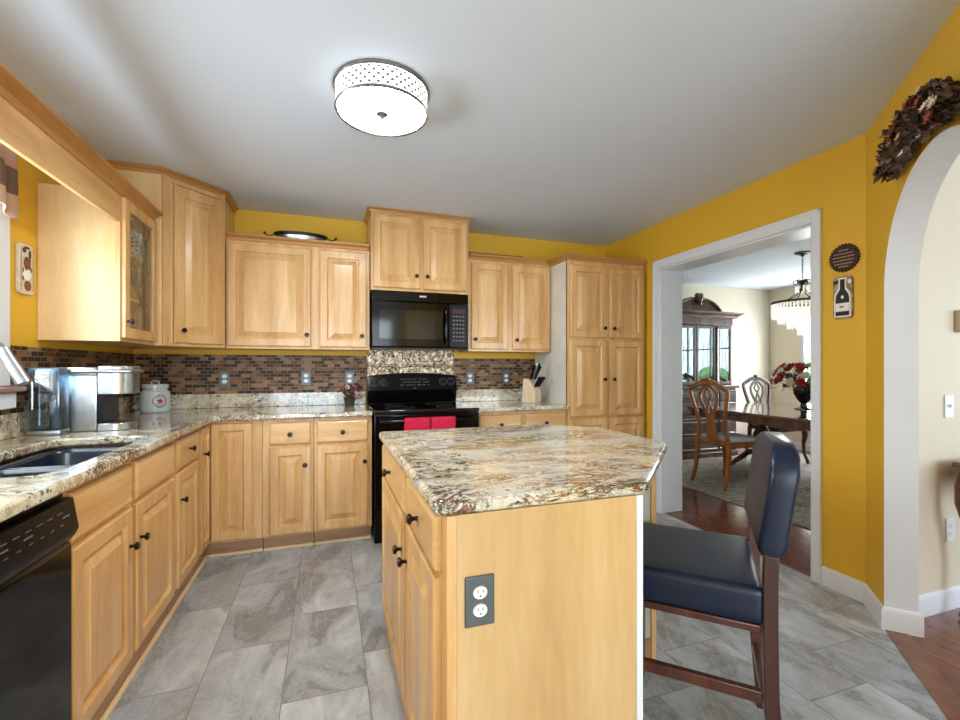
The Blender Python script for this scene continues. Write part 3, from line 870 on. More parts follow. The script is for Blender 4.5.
# uppers, back wall: frame plane Y=3.50
UY = 3.50; UZ0, UZ1 = 1.352, 2.105
t = cabinet('wall_cabinet', 'maple wall cabinet with one wide and one narrow door, left of the microwave', 'cabinet', (-0.668, UY), 0, 0.970, 0.325, UZ0, UZ1, [
    ('door', 0.012, 0.552, UZ0+0.018, 2.083, (0.525, 1.455)), ('door', 0.612, 0.945, UZ0+0.018, 2.083, (0.912, 1.455))], mull=((0.54, 0.62),), group='maple wall cabinets')
crown(t, [(0.006, 0.0), (0.962, 0.0)], UZ1, 0.8)
t = cabinet('wall_cabinet', 'maple wall cabinet with two equal doors, between the microwave and the pantry', 'cabinet', (1.090, UY), 0, 0.756, 0.325, UZ0, UZ1, [
    ('door', 0.024, 0.345, UZ0+0.018, 2.083, (0.054, 1.45)), ('door', 0.392, 0.738, UZ0+0.018, 2.083, (0.422, 1.45))], mull=((0.335, 0.40),), group='maple wall cabinets')
crown(t, [(0.006, 0.0), (0.712, 0.0)], UZ1, 0.8)
t = cabinet('wall_cabinet', 'short maple two-door cabinet mounted directly above the microwave, reaching the ceiling', 'cabinet', (0.306, 3.46), 0, 0.776, 0.365, 1.806, 2.397, [
    ('door', 0.020, 0.375, 1.828, 2.377, (0.345, 1.925)), ('door', 0.400, 0.756, 1.828, 2.377, (0.430, 1.925))], mull=((0.365, 0.41),), group='maple wall cabinets')
crown(t, [(0.0, 0.362), (0.0, 0.0), (0.776, 0.0), (0.776, 0.362)], 2.3975, 0.57)
# diagonal corner cabinet
A = (-0.95, 3.19); B = (-0.67, 3.47)
t = thing('corner_wall_cabinet', 'tall diagonal maple corner wall cabinet with a single narrow door, rising to the ceiling', 'cabinet', (A[0], A[1], 0), R(45), 'maple wall cabinets')
mi_ = Matrix.Translation((A[0], A[1], 0)) @ Matrix.Rotation(R(45), 4, 'Z'); inv = mi_.inverted()
def loc2(p): v = inv @ Vector((p[0], p[1], 0)); return (v.x, v.y)
poly = [(-1.318, 3.193), (-0.958, 3.193), (-0.674, 3.477), (-0.674, 3.827), (-1.318, 3.827)]
mb = MB(); mb.prism([loc2(p) for p in poly], 1.352, 2.393); obj('body', mb, 'maple_side', t, smooth=0)
mb = MB(); ln = 0.396
mb.box(0.0, 0.045, -0.002, 0.003, 1.352, 2.393); mb.box(ln-0.03, ln, -0.002, 0.003, 1.352, 2.393); mb.box(0.045, ln-0.03, -0.002, 0.003, 1.352, 1.375); mb.box(0.045, ln-0.03, -0.002, 0.003, 2.36, 2.385)
obj('face_frame', mb, 'maple', t, smooth=0)
d = obj('door', door_mb(0.060, 0.372, 1.372, 2.352, 0.062), 'maple', t, smooth=0); knob(0.105, 1.452, d)
crown(t, [loc2(p) for p in ((-1.315, 3.19), (-0.957, 3.19), (-0.671, 3.476), (-0.671, 3.82))], 2.393, 0.65)
# glass-door cabinet on the left wall (hollow) : frame plane X=-0.99, Y 2.70..3.185
t = cabinet('glass_wall_cabinet', 'maple wall cabinet with a leaded glass door and two shelves, beside the sink window', 'cabinet', (-0.99, 2.712), RZL, 0.472, 0.328, UZ0, UZ1, [
    ('glass', 0.012, 0.452, UZ0+0.018, 2.083, (0.030, 1.455))], body=False, group='maple wall cabinets')
mb = MB(); Wd, Dd = 0.472, 0.328
mb.box(0.0, 0.016, 0.018, Dd, UZ0, UZ1); mb.box(Wd-0.016, Wd, 0.018, Dd, UZ0, UZ1)
mb.box(0.016, Wd-0.016, 0.018, Dd, UZ0, UZ0+0.016); mb.box(0.016, Wd-0.016, 0.018, Dd, UZ1-0.016, UZ1); mb.box(0.016, Wd-0.016, Dd-0.008, Dd, UZ0+0.016, UZ1-0.016)
obj('body', mb, 'maple_side', t, smooth=0)
SH = (1.60, 1.845)
for z in SH:
    mb = MB(); mb.box(0.017, Wd-0.017, 0.03, Dd-0.009, z-0.016, z); obj('shelf', mb, 'maple_side', t, smooth=0)
# valance board over the sink window with long crown
t = thing('window_valance_board', 'long maple valance board with crown molding spanning over the sink window', 'valance board', (-0.99, 0.7, 0))
mb = MB(); mb.box(-0.020, 0, 0, 2.009, 1.952, 2.088); obj('board', mb, 'maple_h', t, bev=0.002)
mb = MB(); mb.sweep([(0.0, 0.0), (0.0, 2.45)], [(o*1.25, 2.0885+h*0.98) for o, h in CR]); obj('crown_molding', mb, 'crown', t, smooth=25)

# ------------------------------------------------------------ counters
def rrect(x0, x1, y0, y1, r, n=6):
    pts = []
    for cx, cy, a0 in ((x1-r, y0+r, -90), (x1-r, y1-r, 0), (x0+r, y1-r, 90), (x0+r, y0+r, 180)):
        for k in range(n+1):
            a = R(a0+90*k/n); pts.append((cx+r*math.cos(a), cy+r*math.sin(a)))
    return pts
CX, CY = -0.675, 3.175
SX0, SX1, SY0, SY1 = -1.10, -0.755, 1.604, 2.385
t = thing('granite_countertop', 'L-shaped speckled granite countertop with backsplash ledge, running from the dishwasher around to the range', 'countertop', (XL, YB, 0), 0, 'granite countertops')
def cslab(t, poly, holes=(), z0=0.88, z1=0.915, mat='granite2', name='slab', bev=0.008):
    ox, oy = t.location[0], t.location[1]
    mb = MB(); mb.prism([(p[0]-ox, p[1]-oy) for p in poly], z0, z1, holes=[[(p[0]-ox, p[1]-oy) for p in h] for h in holes])
    return obj(name, mb, mat, t, bev=bev, smooth=40)
cslab(t, [(XL+0.002, 0.95), (CX, 0.95), (CX, CY-0.012), (CX+0.012, CY), (0.296, CY), (0.296, YB-0.002), (XL+0.002, YB-0.002)], [rrect(SX0, SX1, SY0, SY1, 0.07)])
mb = MB(); mb.box(XL+0.0095-XL, 0.034, 0.95-YB, -0.0365, 0.9155, 1.02); mb.box(0.0095, 1.616, -0.036, -0.0095, 0.9155, 1.02)
obj('backsplash_ledge', mb, 'granite2', t, bev=0.003)
t = thing('granite_countertop', 'short granite countertop with backsplash ledge between the range and the pantry', 'countertop', (1.066, YB, 0), 0, 'granite countertops')
cslab(t, [(1.066, CY), (1.848, CY), (1.848, YB-0.002), (1.066, YB-0.002)])
mb = MB(); mb.box(0.0, 0.781, -0.036, -0.0095, 0.9155, 1.02); obj('backsplash_ledge', mb, 'granite2', t, bev=0.003)

# ------------------------------------------------------------ sink + faucet
t = thing('double_sink', 'dark navy double-bowl undermount sink set into the left granite counter', 'sink', ((SX0+SX1)/2, (SY0+SY1)/2, 0.70))
def bowl(y0, y1, x0=SX0+0.004, x1=SX1-0.004, top=0.872, depth=0.19):
    mb = MB(); n = 6
    lv = [(0.0, top), (0.004, top-0.02), (0.010, top-depth+0.05), (0.022, top-depth+0.018), (0.05, top-depth)]
    rings = []
    cx, cy, cz = t.location
    for ins, z in lv:
        rings.append([mb.bm.verts.new((p[0]-cx, p[1]-cy, z-cz)) for p in rrect(x0+ins, x1-ins, y0+ins, y1-ins, max(0.02, 0.06-ins*0.5), n)])
    for a, b_ in zip(rings, rings[1:]):
        for k in range(len(a)):
            mb.bm.faces.new((a[k], a[(k+1) % len(a)], b_[(k+1) % len(a)], b_[k]))
    mb.bm.faces.new(rings[-1][::-1])
    o = obj('bowl', mb, 'sink', t, fixn=True, smooth=50)
    s = o.modifiers.new('th', 'SOLIDIFY'); s.thickness = 0.006; s.offset = 1
    d = MB(); d.lathe([(0, 0.004), (0.028, 0.004), (0.034, 0.006), (0.042, 0.002), (0.042, 0)], 20, ((x0+x1)/2-cx, (y0+y1)/2-cy, top-depth-cz)); obj('drain', d, 'steel', o)
    return o
bowl(1.612, 1.955); bowl(1.985, 2.377)
mb = MB(); mb.box(-0.168, 0.168, 1.953-t.location[1], 1.987-t.location[1], 0.140, 0.166); obj('divider', mb, 'sink', t, bev=0.006)
t = thing('kitchen_faucet', 'brushed steel high-arc faucet with a pull-down spray head hanging over the sink', 'faucet', (-1.19, 1.90, 0.9158))
mb = MB(); mb.lathe([(0, 0), (0.030, 0), (0.030, 0.006), (0.022, 0.02), (0.016, 0.05), (0.016, 0.10)], 20); obj('base', mb, 'steel', t)
mb = MB()
pts = [(0, 0, 0.09), (0, 0, 0.26)]
for k in range(1, 11): a = PI - PI*k/10*0.80; pts.append((0.10+0.10*math.cos(a), 0, 0.30+0.10*math.sin(a)))
mb.tube(pts, 0.0125, 12); obj('spout', mb, 'steel', t)
e = Vector(pts[-1]); dr = Vector((0.070, 0.0, -0.150)).normalized()
mb = MB(); q = dr.to_track_quat('Z', 'Y').to_matrix().to_4x4()
mb.lathe([(0, -0.01), (0.014, -0.01), (0.015, 0.03), (0.018, 0.06), (0.0205, 0.10), (0.021, 0.118), (0.017, 0.122), (0, 0.122)], 20, mat=Matrix.Translation(e) @ q); sh = obj('spray_head', mb, 'steel', t)
mb = MB(); mb.box(0.014, 0.024, -0.007, 0.007, 0.045, 0.085, bev=0.003, mat=Matrix.Translation(e) @ q); obj('spray_button', mb, 'black_matte', sh)
mb = MB(); mb.tube([(0, 0.014, 0.06), (0, 0.035, 0.07), (0.01, 0.075, 0.10)], [0.008, 0.006, 0.005], 10); obj('handle', mb, 'steel', t)

# ------------------------------------------------------------ dishwasher
t = thing('dishwasher', 'glossy black dishwasher with a slanted control strip, left of the sink cabinet', 'dishwasher', (-0.70, 1.0, 0))
mb = MB(); mb.box(-0.60, -0.02, 0.004, 0.594, 0.10, 0.876); obj('body', mb, 'black_matte', t, smooth=0)
def yprism(mb, prof, y0, y1, mi=0):   # profile in (x,z) extruded along y
    a = [mb.bm.verts.new((x, y0, z)) for x, z in prof]; b_ = [mb.bm.verts.new((x, y1, z)) for x, z in prof]
    n = len(prof); fs = [mb.bm.faces.new(a), mb.bm.faces.new(b_[::-1])]
    for i in range(n): fs.append(mb.bm.faces.new((a[i], b_[i], b_[(i+1) % n], a[(i+1) % n])))
    bmesh.ops.recalc_face_normals(mb.bm, faces=fs)
mb = MB(); yprism(mb, [(-0.0195, 0.11), (0.003, 0.11), (0.003, 0.715), (-0.008, 0.728), (-0.0195, 0.728)], 0.006, 0.594); obj('door', mb, 'black', t, bev=0.002)
mb = MB(); yprism(mb, [(-0.0195, 0.7285), (0.002, 0.7285), (0.012, 0.742), (0.020, 0.760), (0.006, 0.846), (-0.0195, 0.850)], 0.006, 0.597); cpn = obj('control_panel', mb, 'black_matte', t, bev=0.002)
mb = MB()
def dwmark(y0, y1, f0, f1):
    x0, z0 = 0.020-0.014*f0+0.0009, 0.760+0.086*f0; x1, z1 = 0.020-0.014*f1+0.0009, 0.760+0.086*f1
    mb.quad([(x0, y0, z0), (x0, y1, z0), (x1, y1, z1), (x1, y0, z1)])
for y0, y1 in ((0.525, 0.560), (0.36, 0.395), (0.28, 0.305), (0.16, 0.19), (0.05, 0.075)):
    dwmark(y0, y1, 0.52, 0.57)
for k in range(10): dwmark(0.10+k*0.045, 0.125+k*0.045, 0.70, 0.73); dwmark(0.105+k*0.045, 0.12+k*0.045, 0.33, 0.36)
obj('control_print', mb, 'label_grey', cpn, smooth=0)
mb = MB(); mb.box(-0.06, -0.045, 0.006, 0.594, 0.0, 0.10); obj('kick_plate', mb, 'black_matte', t, smooth=0)

# ------------------------------------------------------------ range
t = thing('range', 'black freestanding electric range with a smooth cooktop under the microwave', 'stove', (0.30, 3.15, 0))
W_ = 0.758
mb = MB(); mb.box(0.004, W_, 0.0, 0.655, 0.0, 0.895); obj('body', mb, 'black', t, bev=0.003)
mb = MB(); mb.box(0.001, W_+0.003, -0.028, 0.575, 0.8955, 0.922); ck = obj('cooktop', mb, 'black_glass', t, bev=0.006)
mb = MB()
for x, y, r in ((0.2, 0.13, 0.105), (0.56, 0.13, 0.085), (0.2, 0.42, 0.075), (0.56, 0.42, 0.105)):
    mb.lathe([(r, 0.9225), (r, 0.9229), (r-0.003, 0.9229), (r-0.003, 0.9225)], 40, (x, y, 0))
obj('burner_ring', mb, 'label_grey', ck)
mb = MB(); mb.box(0.006, W_-0.002, -0.030, -0.0005, 0.245, 0.885); od = obj('oven_door', mb, 'black', t, bev=0.004)
mb = MB(); mb.box(0.10, 0.66, -0.0320, -0.0302, 0.36, 0.72); obj('oven_window', mb, 'oven_window', od, smooth=0)
mb = MB()
mb.tube([(0.035, -0.030, 0.845), (0.045, -0.062, 0.848), (0.06, -0.070, 0.848), (0.70, -0.070, 0.848), (0.713, -0.062, 0.848), (0.723, -0.030, 0.845)], 0.013, 10); obj('handle', mb, 'black', od)
mb = MB(); mb.box(0.006, W_-0.002, -0.028, -0.0005, 0.06, 0.238); obj('storage_drawer', mb, 'black', t, bev=0.004)
# back control panel with an arched top
mb = MB(); n = 16
top = [(0.003+(W_-0.006)*i/n, 1.150+0.022*math.sin(PI*i/n)) for i in range(n+1)]
for yf0, yf1 in ((0.580, 0.655),):
    fr_b = [mb.bm.verts.new((x, 0.600, z)) for x, z in top]; fr_m = [mb.bm.verts.new((x, 0.560, 1.03)) for x, z in top]; fr_l = [mb.bm.verts.new((x, 0.590, 0.9225)) for x, z in top]
    bk_t = [mb.bm.verts.new((x, 0.655, z)) for x, z in top]; bk_l = [mb.bm.verts.new((x, 0.655, 0.9225)) for x, z in top]
    for a, b_ in ((fr_l, fr_m), (fr_m, fr_b), (fr_b, bk_t), (bk_t, bk_l), (bk_l, fr_l)):
        for i in range(n): mb.bm.faces.new((a[i], a[i+1], b_[i+1], b_[i]))
    mb.bm.faces.new([r_[0] for r_ in (fr_l, fr_m, fr_b, bk_t, bk_l)]); mb.bm.faces.new([r_[-1] for r_ in (fr_l, fr_m, fr_b, bk_t, bk_l)])
bg = obj('backguard', mb, 'black', t, fixn=True, bev=0.004, smooth=30)
def bgp(f):  # point on sloped control face
    return 0.560+0.040*f-0.002, 1.03+0.12*f
qz = Matrix.Rotation(R(90-18), 4, 'X')
for x in (0.062, 0.135, 0.635, 0.705):
    y, z = bgp(0.55)
    mb = MB(); mb.lathe([(0, 0), (0.030, 0), (0.028, 0.006), (0.019, 0.008), (0.017, 0.024), (0, 0.026)], 20, mat=Matrix.Translation((x, y, z)) @ qz); kb = obj('control_knob', mb, 'black_matte', bg)
    mb = MB(); mb.lathe([(0.033, 0.0005), (0.033, 0.002), (0.0305, 0.002), (0.0305, 0.0005)], 24, mat=Matrix.Translation((x, y, z)) @ qz); mb.box(-0.0015, 0.0015, 0.004, 0.017, 0.0262, 0.0268, mat=Matrix.Translation((x, y, z)) @ qz); obj('dial_mark', mb, 'label_grey', kb)
mb = MB()
for i in range(14):
    x = 0.27+i*0.018+random.uniform(-.003, .003)
    for f in (0.35, 0.55, 0.75):
        if random.random() < 0.75:
            y, z = bgp(f); mb.box(x, x+0.010, y-0.003, y+0.001, z-0.003, z+0.003)
y, z = bgp(0.12); mb.lathe([(0, 0), (0.006, 0), (0.006, 0.002), (0, 0.002)], 16, mat=Matrix.Translation((0.39, y, z)) @ qz)
obj('control_print', mb, 'label_grey', bg, smooth=0)

# towels over the oven handle
def towel(x0, x1, zlow, label):
    mb = MB(); n = 8; yy = 3.15-0.070; z = 0.848
    prof = [(yy+0.020, zlow+0.12), (yy+0.019, z), (yy+0.012, z+0.017), (yy, z+0.021), (yy-0.012, z+0.017), (yy-0.019, z), (yy-0.021, z-0.2), (yy-0.022, zlow)]
    rows = []
    for i in range(n+1):
        x = x0+(x1-x0)*i/n; w = 0.003*math.sin(i*1.9)
        rows.append([mb.bm.verts.new((x, y+(w if z_ < z-0.05 else 0), z_)) for y, z_ in prof])
    for a, b_ in zip(rows, rows[1:]):
        for k in range(len(prof)-1): mb.bm.faces.new((a[k], b_[k], b_[k+1], a[k+1]))
    o = obj('dish_towel', mb, 'towel', origin=(x0, yy, z), smooth=60); s = o.modifiers.new('t', 'SOLIDIFY'); s.thickness = 0.004; s.offset = 0
    tag(o, label, 'towel', 'crimson towels on the oven handle')
towel(0.500, 0.680, 0.48, 'crimson dish towel, the left one on the oven door handle')
towel(0.686, 0.862, 0.47, 'crimson dish towel, the right one on the oven door handle')

# ------------------------------------------------------------ microwave
t = thing('microwave', 'black over-the-range microwave with a wide window and keypad on the right', 'microwave', (0.312, 3.42, 1.372))
mb = MB(); mb.box(0.0, 0.755, 0.022, 0.40, 0.0, 0.43); obj('body', mb, 'black', t, bev=0.004)
mb = MB(); mb.box(0.0, 0.755, 0.0, 0.0215, 0.352, 0.43); vt = obj('vent_panel', mb, 'black', t, bev=0.005)
mb = MB()
for i in range(6): mb.box(0.362+i*0.009, 0.368+i*0.009, -0.0012, 0.0, 0.388+(0.002 if i % 2 else 0), 0.402)
obj('emblem', mb, 'label_white', vt, smooth=0)
mb = MB(); mb.box(0.0, 0.595, 0.0, 0.0215, 0.004, 0.347); dr = obj('door', mb, 'black', t, bev=0.005)
mb = MB(); mb.box(0.055, 0.545, -0.0012, 0.0, 0.065, 0.285); obj('window', mb, 'oven_window', dr, smooth=0)
mb = MB(); mb.tube([(0.565, 0.0, 0.045), (0.565, -0.030, 0.06), (0.565, -0.036, 0.09), (0.565, -0.036, 0.26), (0.565, -0.030, 0.29), (0.565, 0.0, 0.305)], 0.010, 10); obj('handle', mb, 'black', dr)
mb = MB(); mb.box(0.599, 0.755, 0.0, 0.0215, 0.004, 0.347); kp = obj('keypad', mb, 'black_matte', t, bev=0.005)
mb = MB(); mb.box(0.627, 0.725, -0.0012, 0.0, 0.275, 0.31); obj('display', mb, 'sign_dark', kp, smooth=0)
mb = MB()
for r_ in range(7):
    for c_ in range(4): mb.box(0.628+c_*0.026, 0.644+c_*0.026, -0.0012, 0.0, 0.245-r_*0.032, 0.257-r_*0.032)
obj('button_print', mb, 'label_grey', kp, smooth=0)
mb = MB(); mb.box(0.02, 0.735, 0.03, 0.39, -0.006, -0.0005); obj('bottom_grille', mb, 'black_matte', t, smooth=0)

# tin panel behind the range
mb = MB()
x0, x1, z0, z1 = 0.3085, 1.0635, 0.93, 1.50
nn = 5; pw = (x1-x0)/nn
mb.box(x0, x1, YB-0.0060, YB-0.0005, z0, z1)
for i in range(nn):
    for j in range(4):
        a = x0+i*pw+0.004; b_ = a+pw-0.008; c = z0+j*pw+0.004; d = min(z1-0.002, c+pw-0.008)
        vs0 = [mb.bm.verts.new(p) for p in ((a, YB-0.006, c), (b_, YB-0.006, c), (b_, YB-0.006, d), (a, YB-0.006, d))]
        vs1 = [mb.bm.verts.new(p) for p in ((a+0.008, YB-0.010, c+0.008), (b_-0.008, YB-0.010, c+0.008), (b_-0.008, YB-0.010, d-0.008), (a+0.008, YB-0.010, d-0.008))]
        for k in range(4): mb.bm.faces.new((vs0[k], vs0[(k+1) % 4], vs1[(k+1) % 4], vs1[k]))
        mb.bm.faces.new(vs1)
tag(obj('tin_backsplash_panel', mb, 'tin', smooth=0, origin=(0.69, YB, 0.93)), 'embossed silvery tin backsplash panel on the wall between range and microwave', 'backsplash panel')

# ------------------------------------------------------------ outlets
def outlet(name, label, cat, loc, rz, group=None, plate='plate_grey', duplex=True, switch=False, w=0.072, h=0.116):
    t = thing(name, label, cat, loc, rz, group)
    mb = MB(); mb.box(-w/2, w/2, -0.006, 0, -h/2, h/2); obj('cover_plate', mb, plate, t, bev=0.003)
    if duplex:
        for s_ in (-1, 1):
            mb = MB(); mb.lathe([(0, 0.003), (0.0165, 0.003), (0.0175, 0)], 20, mat=Matrix.Translation((0, -0.006, s_*0.0205)) @ Matrix.Rotation(R(90), 4, 'X'), sy=0.86); r_ = obj('receptacle', mb, 'recept', t)
            mb = MB()
            for dx in (-0.006, 0.006): mb.box(dx-0.001, dx+0.001, -0.0094, -0.0088, s_*0.0205, s_*0.0205+0.007)
            mb.lathe([(0, 0), (0.0022, 0), (0.0022, 0.0006), (0, 0.0006)], 10, mat=Matrix.Translation((0, -0.0088, s_*0.0205-0.007)) @ Matrix.Rotation(R(90), 4, 'X')); obj('slots', mb, 'slot', r_, smooth=0)
    if switch:
        mb = MB(); mb.box(-0.005, 0.005, -0.016, -0.006, -0.004, 0.012); obj('toggle', mb, 'recept', t, bev=0.001)
    return t
yo = YB-0.0092
outlet('wall_outlet', 'grey wall outlet on the mosaic tiles right of the white jar', 'outlet', (-0.738, yo, 1.132), 0, 'grey outlets on the mosaic backsplash')
outlet('wall_outlet', 'grey wall outlet on the mosaic tiles below the wide upper cabinet door', 'outlet', (-0.163, yo, 1.132), 0, 'grey outlets on the mosaic backsplash')
outlet('wall_outlet', 'grey wall outlet behind the dried flowers left of the range', 'outlet', (0.170, yo, 1.128), 0, 'grey outlets on the mosaic backsplash')
outlet('wall_outlet', 'grey wall outlet on the mosaic tiles just right of the range', 'outlet', (1.208, yo, 1.122), 0, 'grey outlets on the mosaic backsplash')
outlet('wall_outlet', 'grey wall outlet on the mosaic tiles beside the knife block', 'outlet', (1.556, yo, 1.12), 0, 'grey outlets on the mosaic backsplash')
outlet('wall_outlet', 'white low outlet on the beige wall behind the console table', 'outlet', (2.985, 1.3745, 0.40), 0, plate='white')
outlet('light_switch', 'white toggle light switch on the beige wall beyond the archway', 'light switch', (2.972, 1.3745, 1.022), 0, plate='white', duplex=False, switch=True)
t = thing('thermostat', 'small tan box on the beige wall above the light switch', 'thermostat', (3.075, 1.3745, 1.455), 0)
mb = MB(); mb.box(-0.055, 0.055, -0.025, 0, -0.055, 0.055); obj('housing', mb, plain('tan_plastic', rgb(186, 172, 150), 0.5), t, bev=0.006)
mb = MB(); mb.box(-0.030, 0.030, -0.0262, -0.025, -0.005, 0.030); obj('display', mb, 'label_grey', t, smooth=0)

# ------------------------------------------------------------ island
t = thing('kitchen_island', 'maple kitchen island with drawers and doors on its left side', 'kitchen island', (0.255, 2.095, 0), R(-90))
# local x -> -Y, local -y -> -X
IW = 1.108; ID = 0.530
mb = MB(); mb.box(0.0, IW-0.0005, 0.018, ID, 0.0, 0.883); obj('body', mb, 'maple_side', t, smooth=0)
mb = MB(); mb.box(0.0, 0.575, ID+0.0005, 1.018, 0.0, 0.883); obj('seating_side_body', mb, 'maple_side', t, smooth=0)
mb = MB()
for a, b_, c, d_ in ((0, 0.02, 0.0, 0.879), (0.61, 0.67, 0.0, 0.879), (IW-0.050, IW-0.0005, 0.0, 0.879), (0.02, 0.61, 0.855, 0.879), (0.67, IW-0.050, 0.855, 0.879), (0.02, 0.61, 0.71, 0.74), (0.67, IW-0.050, 0.71, 0.74), (0.02, 0.61, 0.0, 0.13), (0.67, IW-0.050, 0.0, 0.13)):
    mb.box(a, b_, 0, 0.0178, c, d_)
obj('face_frame', mb, 'maple', t, smooth=0)
for x0, x1, kx in ((0.012, 0.617, 0.30), (0.660, IW-0.044, 0.87)):
    o = obj('drawer', drawer_mb(x0, x1, 0.738, 0.868), 'maple_h', t, smooth=0); knob(kx, 0.803, o)
for x0, x1, kx in ((0.012, 0.617, 0.588), (0.660, IW-0.044, 0.690)):
    o = obj('door', door_mb(x0, x1, 0.118, 0.722), 'maple', t, smooth=0); knob(kx, 0.610, o)
mb = MB(); mb.box(IW, IW+0.008, 0.024, ID-0.016, 0.0, 0.8835); obj('end_panel', mb, wood('maple_end_panel', rgb(188, 152, 102), rgb(202, 168, 118), rgb(216, 186, 138), stretch=(3.5, 3.5, 0.5), rough=0.35), t, smooth=0)
mb = MB(); mb.box(IW, IW+0.012, -0.001, 0.023, 0.0, 0.8835); obj('corner_post', mb, 'maple', t, bev=0.002)
mb = MB(); mb.box(IW-0.012, IW+0.010, ID-0.0155, ID+0.004, 0.0, 0.8835); obj('white_corner_strip', mb, 'white', t, bev=0.002)
mb = MB(); mb.box(0.5755, 0.582, ID+0.002, 1.000, 0.11, 0.8835); obj('seating_back_panel', mb, plain('grey_green_panel', rgb(196, 196, 180), 0.5), t, smooth=0)
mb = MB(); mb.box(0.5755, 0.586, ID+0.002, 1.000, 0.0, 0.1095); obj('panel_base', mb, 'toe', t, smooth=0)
mb = MB(); mb.box(0.5755, 0.592, 1.0005, 1.025, 0.0, 0.8835); obj('end_post', mb, 'maple', t, bev=0.002)
t = thing('island_countertop', 'polished cream and brown veined granite slab with an angled seating edge on the island', 'countertop', (0.76, 1.55, 0), 0, 'granite countertops')
def rpoly(pts, r, n=5):
    out = []
    m = len(pts)
    for i in range(m):
        p0, p, p1 = Vector(pts[i-1]), Vector(pts[i]), Vector(pts[(i+1) % m])
        a = (p0-p).normalized(); b_ = (p1-p).normalized(); A_, B_ = p+a*r, p+b_*r
        for k in range(n+1):
            s = k/n; out.append(tuple(A_*(1-s)**2 + p*2*s*(1-s) + B_*s*s))
    return out
o = cslab(t, rpoly([(0.226, 0.974), (0.800, 0.974), (1.300, 1.462), (1.300, 1.93), (1.10, 2.145), (0.226, 2.145)], 0.03), mat='granite', z0=0.884, z1=0.918, bev=0.012)
o.modifiers['edge'].segments = 3
outlet('island_outlet', 'grey outlet cover with two white receptacles on the end of the island', 'outlet', (0.332, 2.095-IW-0.0085, 0.682), 0)

# ------------------------------------------------------------ bar stool
def cushion(mb, x0, x1, y0, y1, z0, z1, r=0.02, dome=0.0):
    fs = mb.box(x0, x1, y0, y1, z0, z1)
    es = set(e for f in fs for e in f.edges)
    bmesh.ops.bevel(mb.bm, geom=list(es), offset=r, segments=4, affect='EDGES', profile=0.6)
t = thing('bar_stool', 'navy leather counter stool with dark wood legs at the angled side of the island', 'stool', (1.17, 1.21, 0), R(45))
mb = MB(); cushion(mb, -0.225, 0.225, -0.195, 0.215, 0.497, 0.602, 0.026)
for v in mb.bm.verts:
    if v.co.z > 0.57: v.co.z += 0.014*(1-(v.co.x/0.225)**2)*(1-(v.co.y/0.215)**2)
obj('seat', mb, 'leather', t, smooth=60, sub=1)
mb = MB(); mb.box(-0.215, 0.215, -0.185, 0.205, 0.474, 0.4965); obj('seat_frame', mb, 'stool_wood', t, bev=0.004)
def sleg(pts, w=0.040, d=0.036):
    mb = MB(); mb.strip(pts, w, d, (1, 0, 0)); return obj('leg', mb, 'stool_wood', t, bev=0.003)
for sx in (-1, 1):
    sleg([(sx*0.205, 0.185, 0.0), (sx*0.205, 0.185, 0.4735)])
    sleg([(sx*0.208, -0.232, 0.0), (sx*0.208, -0.208, 0.30), (sx*0.208, -0.205, 0.50), (sx*0.208, -0.205, 0.62), (sx*0.208, -0.208, 0.699)], 0.036, 0.036)
for pts in ([(-0.205, 0.166, 0.295), (-0.205, -0.187, 0.295)], [(0.205, 0.166, 0.295), (0.205, -0.187, 0.295)]):
    mb = MB(); mb.strip(pts, 0.022, 0.034, (1, 0, 0)); obj('stretcher', mb, 'stool_wood', t, bev=0.003)
mb = MB(); mb.box(-0.186, 0.186, 0.176, 0.196, 0.18, 0.215); obj('stretcher', mb, 'stool_wood', t, bev=0.003)
mb = MB(); mb.box(-0.188, 0.188, -0.218, -0.198, 0.20, 0.235); obj('stretcher', mb, 'stool_wood', t, bev=0.003)
# padded back: thick slab with rounded upper corners, raked
mb = MB()
def bprofile(z):   # half width at height
    zt = 0.992
    if z > zt-0.085: return 0.230-0.110*(1-math.sqrt(max(0, 1-((z-(zt-0.085))/0.085)**2)))
    return 0.222+0.008*(z-0.70)/0.24
zs = [0.700, 0.705, 0.72, 0.76, 0.82, 0.88, 0.907, 0.93, 0.948, 0.963, 0.976, 0.985, 0.990, 0.992]
rings = []
for z in zs:
    hw = bprofile(z); yc = -0.208-0.135*(z-0.70); th = 0.036
    e_ = min(1, (z-0.69)/0.02, (1.001-z)/0.03); th *= 0.55+0.45*max(0, min(1, e_))
    r_ = 0.016; pts = []
    for cx_, cy_, a0 in ((hw-r_, -th+r_, -90), (hw-r_, th-r_, 0), (-hw+r_, th-r_, 90), (-hw+r_, -th+r_, 180)):
        for k in range(5): a = R(a0+90*k/4); pts.append((cx_+r_*math.cos(a), yc+cy_+r_*math.sin(a), z + 0.012*(1-(cx_/0.22)**2)*(1 if z > 0.92 else 0)))
    # extra columns across the width
    rings.append([mb.bm.verts.new(p) for p in pts])
for a, b_ in zip(rings, rings[1:]):
    for k in range(len(a)): mb.bm.faces.new((a[k], a[(k+1) % len(a)], b_[(k+1) % len(a)], b_[k]))
mb.bm.faces.new(rings[0][::-1]); mb.bm.faces.new(rings[-1])
obj('backrest', mb, 'leather', t, smooth=50)

